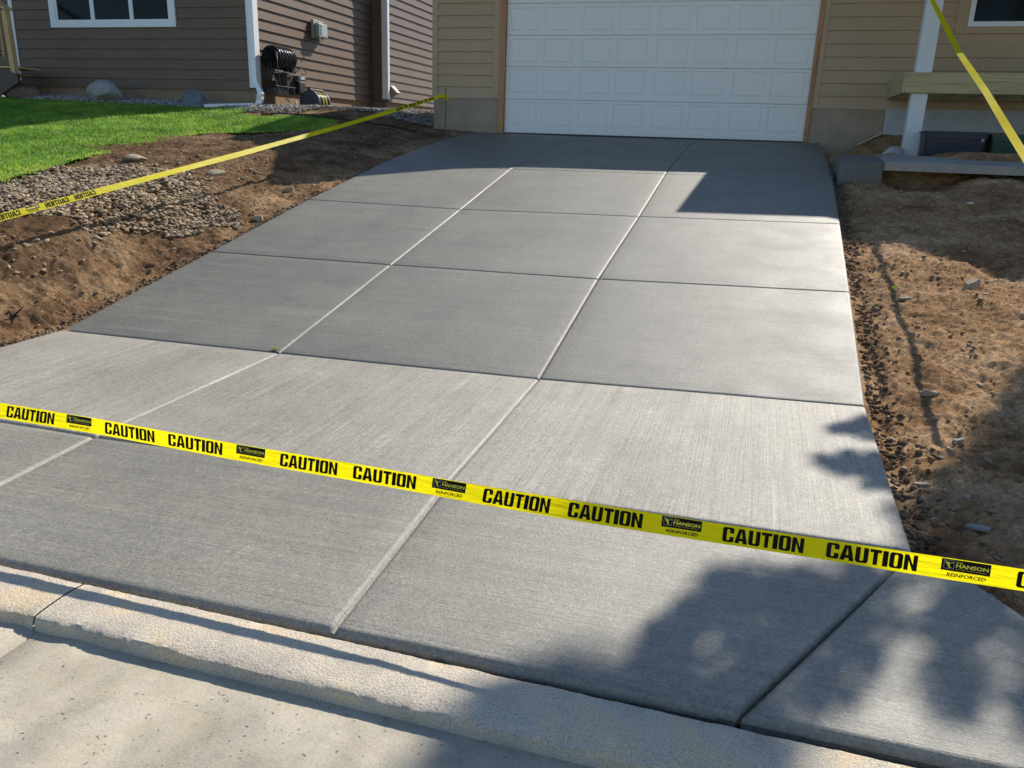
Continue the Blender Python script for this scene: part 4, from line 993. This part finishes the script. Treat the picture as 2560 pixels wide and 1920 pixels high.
# ---------------------------------------------------------------- caution tape
def letter_polys():
    """bold condensed capitals in a 1 x 1 box, as convex quads (x right, y up)"""
    L = {}; s = 0.36
    def ringq(outer, inner):
        n = len(outer); return [[outer[i], outer[(i + 1) % n], inner[(i + 1) % n], inner[i]] for i in range(n)]
    o = [(0.14, 0), (0.86, 0), (1, 0.1), (1, 0.9), (0.86, 1), (0.14, 1), (0, 0.9), (0, 0.1)]
    i = [(0.46, 0.13), (0.54, 0.13), (0.63, 0.18), (0.63, 0.82), (0.54, 0.87), (0.46, 0.87), (0.37, 0.82), (0.37, 0.18)]
    O = ringq(o, i); L['O'] = O
    L['C'] = [q for k, q in enumerate(O) if k != 2] + [[(0.63, 0.18), (1, 0.1), (1, 0.38), (0.63, 0.38)], [(0.63, 0.62), (1, 0.62), (1, 0.9), (0.63, 0.82)]]
    L['U'] = [[(0, 0.12), (0.37, 0.18), (0.37, 1), (0, 1)], [(0.63, 0.18), (1, 0.12), (1, 1), (0.63, 1)], [(0, 0.12), (0.14, 0), (0.46, 0.13), (0.37, 0.18)], [(0.14, 0), (0.86, 0), (0.54, 0.13), (0.46, 0.13)], [(0.54, 0.13), (0.86, 0), (1, 0.12), (0.63, 0.18)]]
    L['A'] = [[(-0.02, 0), (0.33, 0), (0.5, 0.86), (0.27, 1)], [(0.27, 1), (0.5, 0.86), (0.73, 1), (0.73, 1)], [(0.5, 0.86), (0.67, 0), (1.02, 0), (0.73, 1)], [(0.36, 0.17), (0.64, 0.17), (0.60, 0.36), (0.40, 0.36)]]
    L['T'] = [[(0, 0.8), (1, 0.8), (1, 1), (0, 1)], [(0.31, 0), (0.69, 0), (0.69, 0.8), (0.31, 0.8)]]
    L['I'] = [[(0, 0), (1, 0), (1, 1), (0, 1)]]
    L['N'] = [[(0, 0), (0.33, 0), (0.33, 1), (0, 1)], [(0.67, 0), (1, 0), (1, 1), (0.67, 1)], [(0.33, 1), (0.33, 0.62), (0.67, 0), (0.67, 0.38)]]
    return L
LP = letter_polys()
def word_quads(word, x0, x1, y0, y1, gap=0.014, widths={'I': 0.42, 'T': 0.9, 'A': 1.08}):
    W = sum(widths.get(c, 1.0) for c in word); g = gap * (len(word) - 1); u = (1 - g) / W; x = 0; out = []
    for c in word:
        w_ = widths.get(c, 1.0) * u
        for q in LP[c]: out.append([(x0 + (x + a * w_) * (x1 - x0), y0 + b * (y1 - y0)) for a, b in q])
        x += w_ + gap
    return out
def text_mesh(txt, x0, x1, y0, y1, off=0.012, shear=0.0):
    cu = bpy.data.curves.new('t', 'FONT'); cu.body = txt; cu.size = 1; cu.offset = off; cu.shear = shear; cu.resolution_u = 2
    ob = bpy.data.objects.new('t', cu); me = bpy.data.meshes.new_from_object(ob)
    v = np.array([q.co[:2] for q in me.vertices]); f = [tuple(p.vertices) for p in me.polygons]
    mn, mx = v.min(0), v.max(0); v = (v - mn) / (mx - mn); v = v * [x1 - x0, y1 - y0] + [x0, y0]
    bpy.data.objects.remove(ob); bpy.data.curves.remove(cu); bpy.data.meshes.remove(me)
    return v, f
TXT = {'CH': text_mesh('C.H.', .30, .44, .70, .86, .03), 'HANSON': text_mesh('HANSON', .30, .96, .34, .68, .035), 'sub': text_mesh('Since 1866 - Tools for Generations', .30, .93, .17, .25, .006), 'REINF': text_mesh('REINFORCED', 0, 1, 0, 1, .03, .18)}
WT = 0.0762
def tape(name, path, wid_dirs, label, origin, unit=0.845, s0=0.0, flip=False, sag=0.0, printed=True, W=WT, cup=0.0, only=None, wave=0.0):
    """ribbon through path points (centre line); wid_dirs: unit vector from bottom edge to top edge per point"""
    P = [Vector(p) for p in path]; D = [Vector(d).normalized() for d in wid_dirs]
    seg = [(P[i + 1] - P[i]).length for i in range(len(P) - 1)]; cum = [0]
    for q in seg: cum.append(cum[-1] + q)
    T = cum[-1]
    def at(s, v, h=0.0):       # s metres along, v 0 bottom .. 1 top, h height above the face
        s = min(max(s, 0), T - 1e-6); i = max(k for k in range(len(P) - 1) if cum[k] <= s); t = (s - cum[i]) / seg[i]
        c = P[i].lerp(P[i + 1], t); d = D[i].lerp(D[i + 1], t).normalized()
        tg = (P[i + 1] - P[i]).normalized(); nrm = tg.cross(d).normalized()
        u = s / T; c = c + Vector((0, 0, -sag * 4 * u * (1 - u)))
        cc = cup * (1 - (2 * v - 1) ** 2) * (0.6 + 0.5 * math.sin(s * 2.3 + 1)) + 0.002 * math.sin(s * 3.1) * (2 * v - 1)
        if wave:
            cc += wave * (2 * v - 1) * (0.0045 * math.sin(s * 1.9 + 0.6) + 0.003 * math.sin(s * 5.3))
            c = c + Vector((0, 0, 0.0015 * math.sin(s * 4.1)))
        if flip: nrm = -nrm
        return c + d * (v - 0.5) * W + nrm * (h + cc)
    e = empty(name, P[0], label, 'caution tape', 'yellow caution tapes')
    nS = max(int(T / (0.012 if wave else 0.05)), 4); V = []; nv = 7
    for i in range(nS + 1):
        for k in range(nv): V.append(at(T * i / nS, k / (nv - 1)))
    t = MB(); t.add(V, [(i * nv + k, (i + 1) * nv + k, (i + 1) * nv + k + 1, i * nv + k + 1) for i in range(nS) for k in range(nv - 1)])
    part(t, 'ribbon', M['tape'], e, True)
    if printed:
        s = s0
        ink = lambda quads, h, nm, m_: None
        while s < T:
            def ok(a, b): return a > 0.01 and b < T - 0.01 and (only is None or any(p <= a and b <= q for p, q in only))
            def U(a): return s + a * unit
            for (a, b) in ((0.0, 0.298), (0.378, 0.686)):
                if ok(U(a), U(b)):
                    q = MB()
                    for poly in word_quads('CAUTION', U(a), U(b), 0.14, 0.885): 
                        q.add([at(x, v, 0.0012) for x, v in poly], [(0, 1, 2, 3)])
                    part(q, 'printed_word', M['ink'], e)
            a, b = 0.762, 0.918
            if ok(U(a), U(b)):
                q = MB(); ns = 10; 
                vv = [at(U(a + (b - a) * i / ns), v, 0.0012) for i in range(ns + 1) for v in (0.42, 0.70, 0.965)]
                q.add(vv, [(i * 3 + k, (i + 1) * 3 + k, (i + 1) * 3 + k + 1, i * 3 + k + 1) for i in range(ns) for k in range(2)])
                lx, ly = TXT['REINF']
                q.add([at(U(a + 0.02 + (b - a - 0.03) * x), 0.16 + 0.17 * y, 0.0012) for x, y in lx], ly)
                part(q, 'printed_logo', M['ink'], e)
                q = MB()
                for kx_ in ('CH', 'HANSON', 'sub'):
                    lx, ly = TXT[kx_]; q.add([at(U(a + (b - a) * x), 0.42 + 0.545 * y, 0.0018) for x, y in lx], ly)
                # horned mask emblem in a thin frame
                em = [[(.075, .86), (.115, .74), (.155, .74), (.14, .50)], [(.075, .86), (.14, .50), (.12, .50), (.085, .66)], [(.115, .74), (.175, .70), (.17, .42), (.13, .40)],
                      [(.13, .40), (.17, .42), (.19, .30), (.165, .24)], [(.165, .24), (.19, .30), (.215, .34), (.20, .26)], [(.175, .70), (.205, .72), (.235, .82), (.215, .66)]]
                for g_ in em: q.add([at(U(a + (b - a) * x), 0.42 + 0.545 * y, 0.0018) for x, y in g_], [(0, 1, 2, 3)])
                part(q, 'logo_lettering', M['tapeink_y'], e)
                q = MB()
                for x0_, x1_, y0_, y1_ in ((.05, .26, .88, .90), (.05, .26, .18, .20), (.05, .056, .20, .88), (.254, .26, .20, .88)):
                    q.add([at(U(a + (b - a) * x), 0.42 + 0.545 * y, 0.0018) for x, y in ((x0_, y0_), (x1_, y0_), (x1_, y1_), (x0_, y1_))], [(0, 1, 2, 3)])
                part(q, 'logo_frame', M['paper'], e)
            s += unit
    return e
# front tape
dF = (0.0, 0.016, 0.0585)
fp = [(-2.45, -12.985, -1.40), (0.66, -12.992, -1.398), (1.219, -12.995, -1.402), (2.07, -13.008, -1.414), (2.894, -13.024, -1.421), (3.736, -13.062, -1.406), (4.274, -13.09, -1.390), (4.616, -13.108, -1.377), (5.38, -13.15, -1.355)]
tape('caution_tape', fp, [dF] * len(fp), 'yellow caution tape with black printing stretched across the foreground', fp[0], unit=0.845, s0=3.672 - 5 * 0.845, W=0.066, wave=1.0)
# left tape
lp = [(-2.10, -0.60, 0.605), (-2.13, -2.6, 0.262), (-2.17, -4.8, -0.10), (-2.24, -7.0, -0.452), (-2.31, -8.4, -0.672), (-2.40, -10.16, -0.955), (-2.47, -12.98, -1.40)]
ld = [(0.1, 0, 1), (-0.5, 0, 0.8), (-0.75, 0.0, 0.7), (-0.6, 0, 0.8), (-0.7, 0, .75), (-0.4, 0, 1), (-0.3, 0, 1)]
tape('caution_tape', lp, ld, 'yellow caution tape over the left soil bank running up to the garage corner', lp[0], unit=0.845, s0=0.2, flip=True, W=0.062, only=[(0.5, 2.3), (8.6, 9.75)])
# right tape
rp = [(5.36, -13.12, -1.36), (5.50, -9.6, -0.405), (5.62, -7.84, 0.045), (5.66, -6.68, 0.40), (5.73, -4.77, 0.935), (5.803, -1.62, 2.02)]
rd = [(0.3, 0, 1), (0.95, 0, 0.35), (0.95, 0, 0.3), (0.95, 0, 0.3), (0.9, 0, 0.3), (0.5, 0, 0.9)]
tape('caution_tape', rp, rd, 'yellow caution tape rising steeply at the right to the white porch post', rp[0], printed=False, W=0.062)
# stakes
def stake(x, y, z0, z1, lab, knot=True):
    e = empty('stake', (x, y, z0), lab, 'stake', 'stakes holding the tape')
    t = MB(); t.tube([(x - 0.03, y, z0 - 0.25), (x, y, (z0 + z1) / 2), (x + 0.01 - 0.02, y, z1)], 0.0075, 6); part(t, 'rod', M['rusty'], e)
    if knot:
        t = MB(); zz = 0.60 if z1 > 0 else z1 - 0.1; r = random.Random(int(abs(x) * 7))
        for k in range(7):
            a = r.uniform(0, 6.28); p0 = Vector((x, y, zz - r.uniform(0, .04))); p1 = p0 + Vector((0.05 * math.cos(a), 0.04 * math.sin(a), -r.uniform(.0, .09)))
            sd_ = Vector((0.012, 0.01, 0.012)); t.add([p0 - sd_, p0 + sd_, p1 + sd_, p1 - sd_], [(0, 1, 2, 3)])
        part(t, 'tape_knot', M['tape'], e)
    return e
stake(-2.08, -0.60, -0.10, 0.735, 'thin rusty steel stake by the garage corner with a yellow tape knot')
stake(-2.46, -13.0, -1.86, -1.25, 'steel stake at the kerb end of the left tape')
stake(5.38, -13.14, -1.86, -1.2, 'steel stake at the kerb end of the right tape')

# ---------------------------------------------------------------- shade tree (stands right of the picture)
def tree():
    e = empty('shade_tree', (8.9, -5.6, -1.0), 'leafy street tree right of the driveway that throws the dappled shade', 'tree')
    s = Vector((0.43, 1.05, 1.0)); cl = []
    r = np.random.default_rng(12)
    # (ground x, y, z, t along the sun ray, radius, leaves)
    tg = []
    def T(x, y, z, t, rad, n): tg.append((x, y, z, t, rad, n))
    SH = [(3.9, -13.09, -1.82, 0), (4.31, -12.53, -1.78, 0), (3.63, -13.16, -1.83, 0), (3.73, -12.98, -1.81, 0), (4.81, -13.07, -1.82, 0), (4.27, -12.83, -1.8, 0), (4.34, -13.26, -1.84, 0), (3.5, -13.31, -1.84, 0), (4.15, -12.63, -1.78, 0), (3.77, -13.33, -1.84, 0), (4.64, -12.64, -1.79, 0), (4.0, -12.95, -1.81, 0), (4.0, -13.32, -1.84, 0), (3.8, -12.75, -1.8, 0), (4.17, -13.31, -1.84, 0), (4.91, -12.75, -1.8, 0), (4.52, -13.1, -1.83, 0), (4.17, -13.1, -1.82, 0), (4.74, -13.27, -1.84, 0), (3.98, -12.71, -1.79, 0), (4.56, -12.83, -1.8, 0), (4.1, -12.81, -1.8, 0), (4.83, -12.91, -1.81, 0), (5.04, -11.15, -1.72, 1), (5.14, -11.46, -1.72, 1), (4.84, -12.06, -1.73, 1), (4.96, -12.3, -1.74, 1), (5.39, -10.86, -1.71, 1), (5.28, -10.54, -1.7, 1), (4.96, -11.69, -1.72, 1), (5.47, -10.16, -1.64, 1), (4.67, -11.87, -1.73, 1), (5.8, -9.45, -1.49, 1), (4.64, -12.22, -1.73, 1), (5.31, -11.15, -1.72, 1), (5.5, -10.44, -1.7, 1), (4.83, -11.45, -1.72, 1), (5.7, -9.75, -1.56, 1), (5.11, -12.0, -1.73, 1), (5.14, -10.87, -1.71, 1), (5.69, -10.01, -1.61, 1), (5.2, -11.72, -1.73, 1), (3.15, -13.64, -1.91, 2), (3.66, -13.58, -1.91, 2), (3.33, -13.71, -1.91, 2), (3.22, -13.6, -1.91, 2), (3.43, -13.68, -1.91, 2), (3.49, -13.65, -1.91, 2), (3.39, -13.57, -1.91, 2), (3.26, -13.67, -1.91, 2), (3.47, -13.53, -1.91, 2), (3.12, -13.83, -1.91, 2), (3.54, -13.58, -1.91, 2), (3.32, -13.63, -1.91, 2), (3.79, -13.52, -1.91, 2), (3.2, -13.7, -1.91, 2), (3.33, -13.54, -1.91, 2), (3.46, -13.59, -1.91, 2), (3.56, -13.52, -1.91, 2), (3.67, -13.64, -1.91, 2), (3.58, -13.66, -1.91, 2), (3.88, -13.54, -1.91, 2), (3.14, -13.75, -1.91, 2), (3.26, -13.54, -1.91, 2), (3.23, -13.78, -1.91, 2), (3.75, -13.59, -1.91, 2), (3.65, -13.51, -1.91, 2), (3.27, -13.73, -1.91, 2), (3.6, -13.59, -1.91, 2), (3.72, -13.54, -1.91, 2), (3.38, -13.65, -1.91, 2), (3.81, -13.58, -1.91, 2), (3.39, -13.73, -1.91, 2), (3.6, -13.43, -1.86, 3), (3.69, -13.53, -1.86, 3), (3.46, -13.5, -1.86, 3), (3.81, -13.5, -1.86, 3), (4.41, -11.01, -1.73, 4), (4.46, -10.95, -1.73, 4), (4.31, -10.98, -1.73, 4), (4.52, -10.87, -1.73, 4), (4.37, -10.91, -1.73, 4), (4.44, -10.83, -1.73, 4), (4.51, -10.76, -1.73, 4), (4.54, -11.0, -1.73, 4), (4.28, -11.52, -1.74, 4), (4.44, -11.67, -1.74, 4), (4.35, -11.38, -1.74, 4), (4.54, -11.45, -1.74, 4), (4.41, -11.58, -1.74, 4), (4.51, -11.57, -1.74, 4), (4.45, -11.36, -1.74, 4), (4.41, -11.45, -1.74, 4), (4.23, -11.44, -1.74, 4), (4.53, -11.66, -1.74, 4)]
    kinds = {0: (5.4, 8.0, .12, 95), 1: (5.2, 7.5, .20, 170), 2: (10, 13, .14, 210), 3: (9, 11, .10, 45), 4: (5.4, 6.2, .065, 34)}
    for x, y, z, g_ in SH:
        if g_ == 3 or (g_ == 0 and y < -13.17): continue
        a, b, rad, n = kinds[g_]; T(x, y, z, r.uniform(a, b), rad, n)
    for k in range(16): T(r.uniform(5.0, 6.3), r.uniform(-13.0, -11.4), -1.6, r.uniform(5, 7), .25, 150)
    for k in range(46):                                                # rest of the crown, shade falls out of the picture
        T(r.uniform(6.2, 9.0), r.uniform(-13.5, -9.0), -1.6, r.uniform(5, 9), .45, 150)
    V = []; tint = []; trunk_top = Vector((8.7, -5.5, 3.2))
    limbs = MB(); cs = []
    for x, y, z, t, rad, n in tg:
        c = Vector((x, y, z)) + s * t; cs.append(c)
        p = r.normal(0, 1, (n, 3)); p /= np.linalg.norm(p, axis=1)[:, None]; p = p * (r.uniform(0, 1, n) ** .45)[:, None] * rad * 1.15 + np.array(c)
        d1 = r.normal(0, 1, (n, 3)); d1 /= np.linalg.norm(d1, axis=1)[:, None]; d2 = np.cross(d1, r.normal(0, 1, (n, 3))); d2 /= np.linalg.norm(d2, axis=1)[:, None]
        L_ = r.uniform(.035, .065, n)[:, None]
        V.append(np.stack([p - d1 * L_, p + d2 * L_ * .55, p + d1 * L_, p - d2 * L_ * .55], 1)); tint.append(np.repeat(r.uniform(0, 1, n), 4))
    V = np.concatenate(V).reshape(-1, 3) - np.array(e.location); Fc = np.arange(len(V)).reshape(-1, 4)
    np_mesh('crown', V, Fc, M['leaf'], e, tint=np.concatenate(tint))
    limbs.tube([(8.9, -5.6, -1.3), (8.88, -5.62, 0.2), (8.8, -5.55, 1.8), (8.7, -5.5, 3.2), (8.6, -5.4, 5.0)], [.20, .15, .13, .11, .06], 12)
    for k, c in enumerate(cs):
        if k % 5 == 0:
            m1 = trunk_top.lerp(c, .5) + Vector((0, 0, .35)); limbs.tube([trunk_top, m1, c], [.045, .025, .006], 6)
    part(limbs, 'trunk', M['bark'], e, True)
tree()
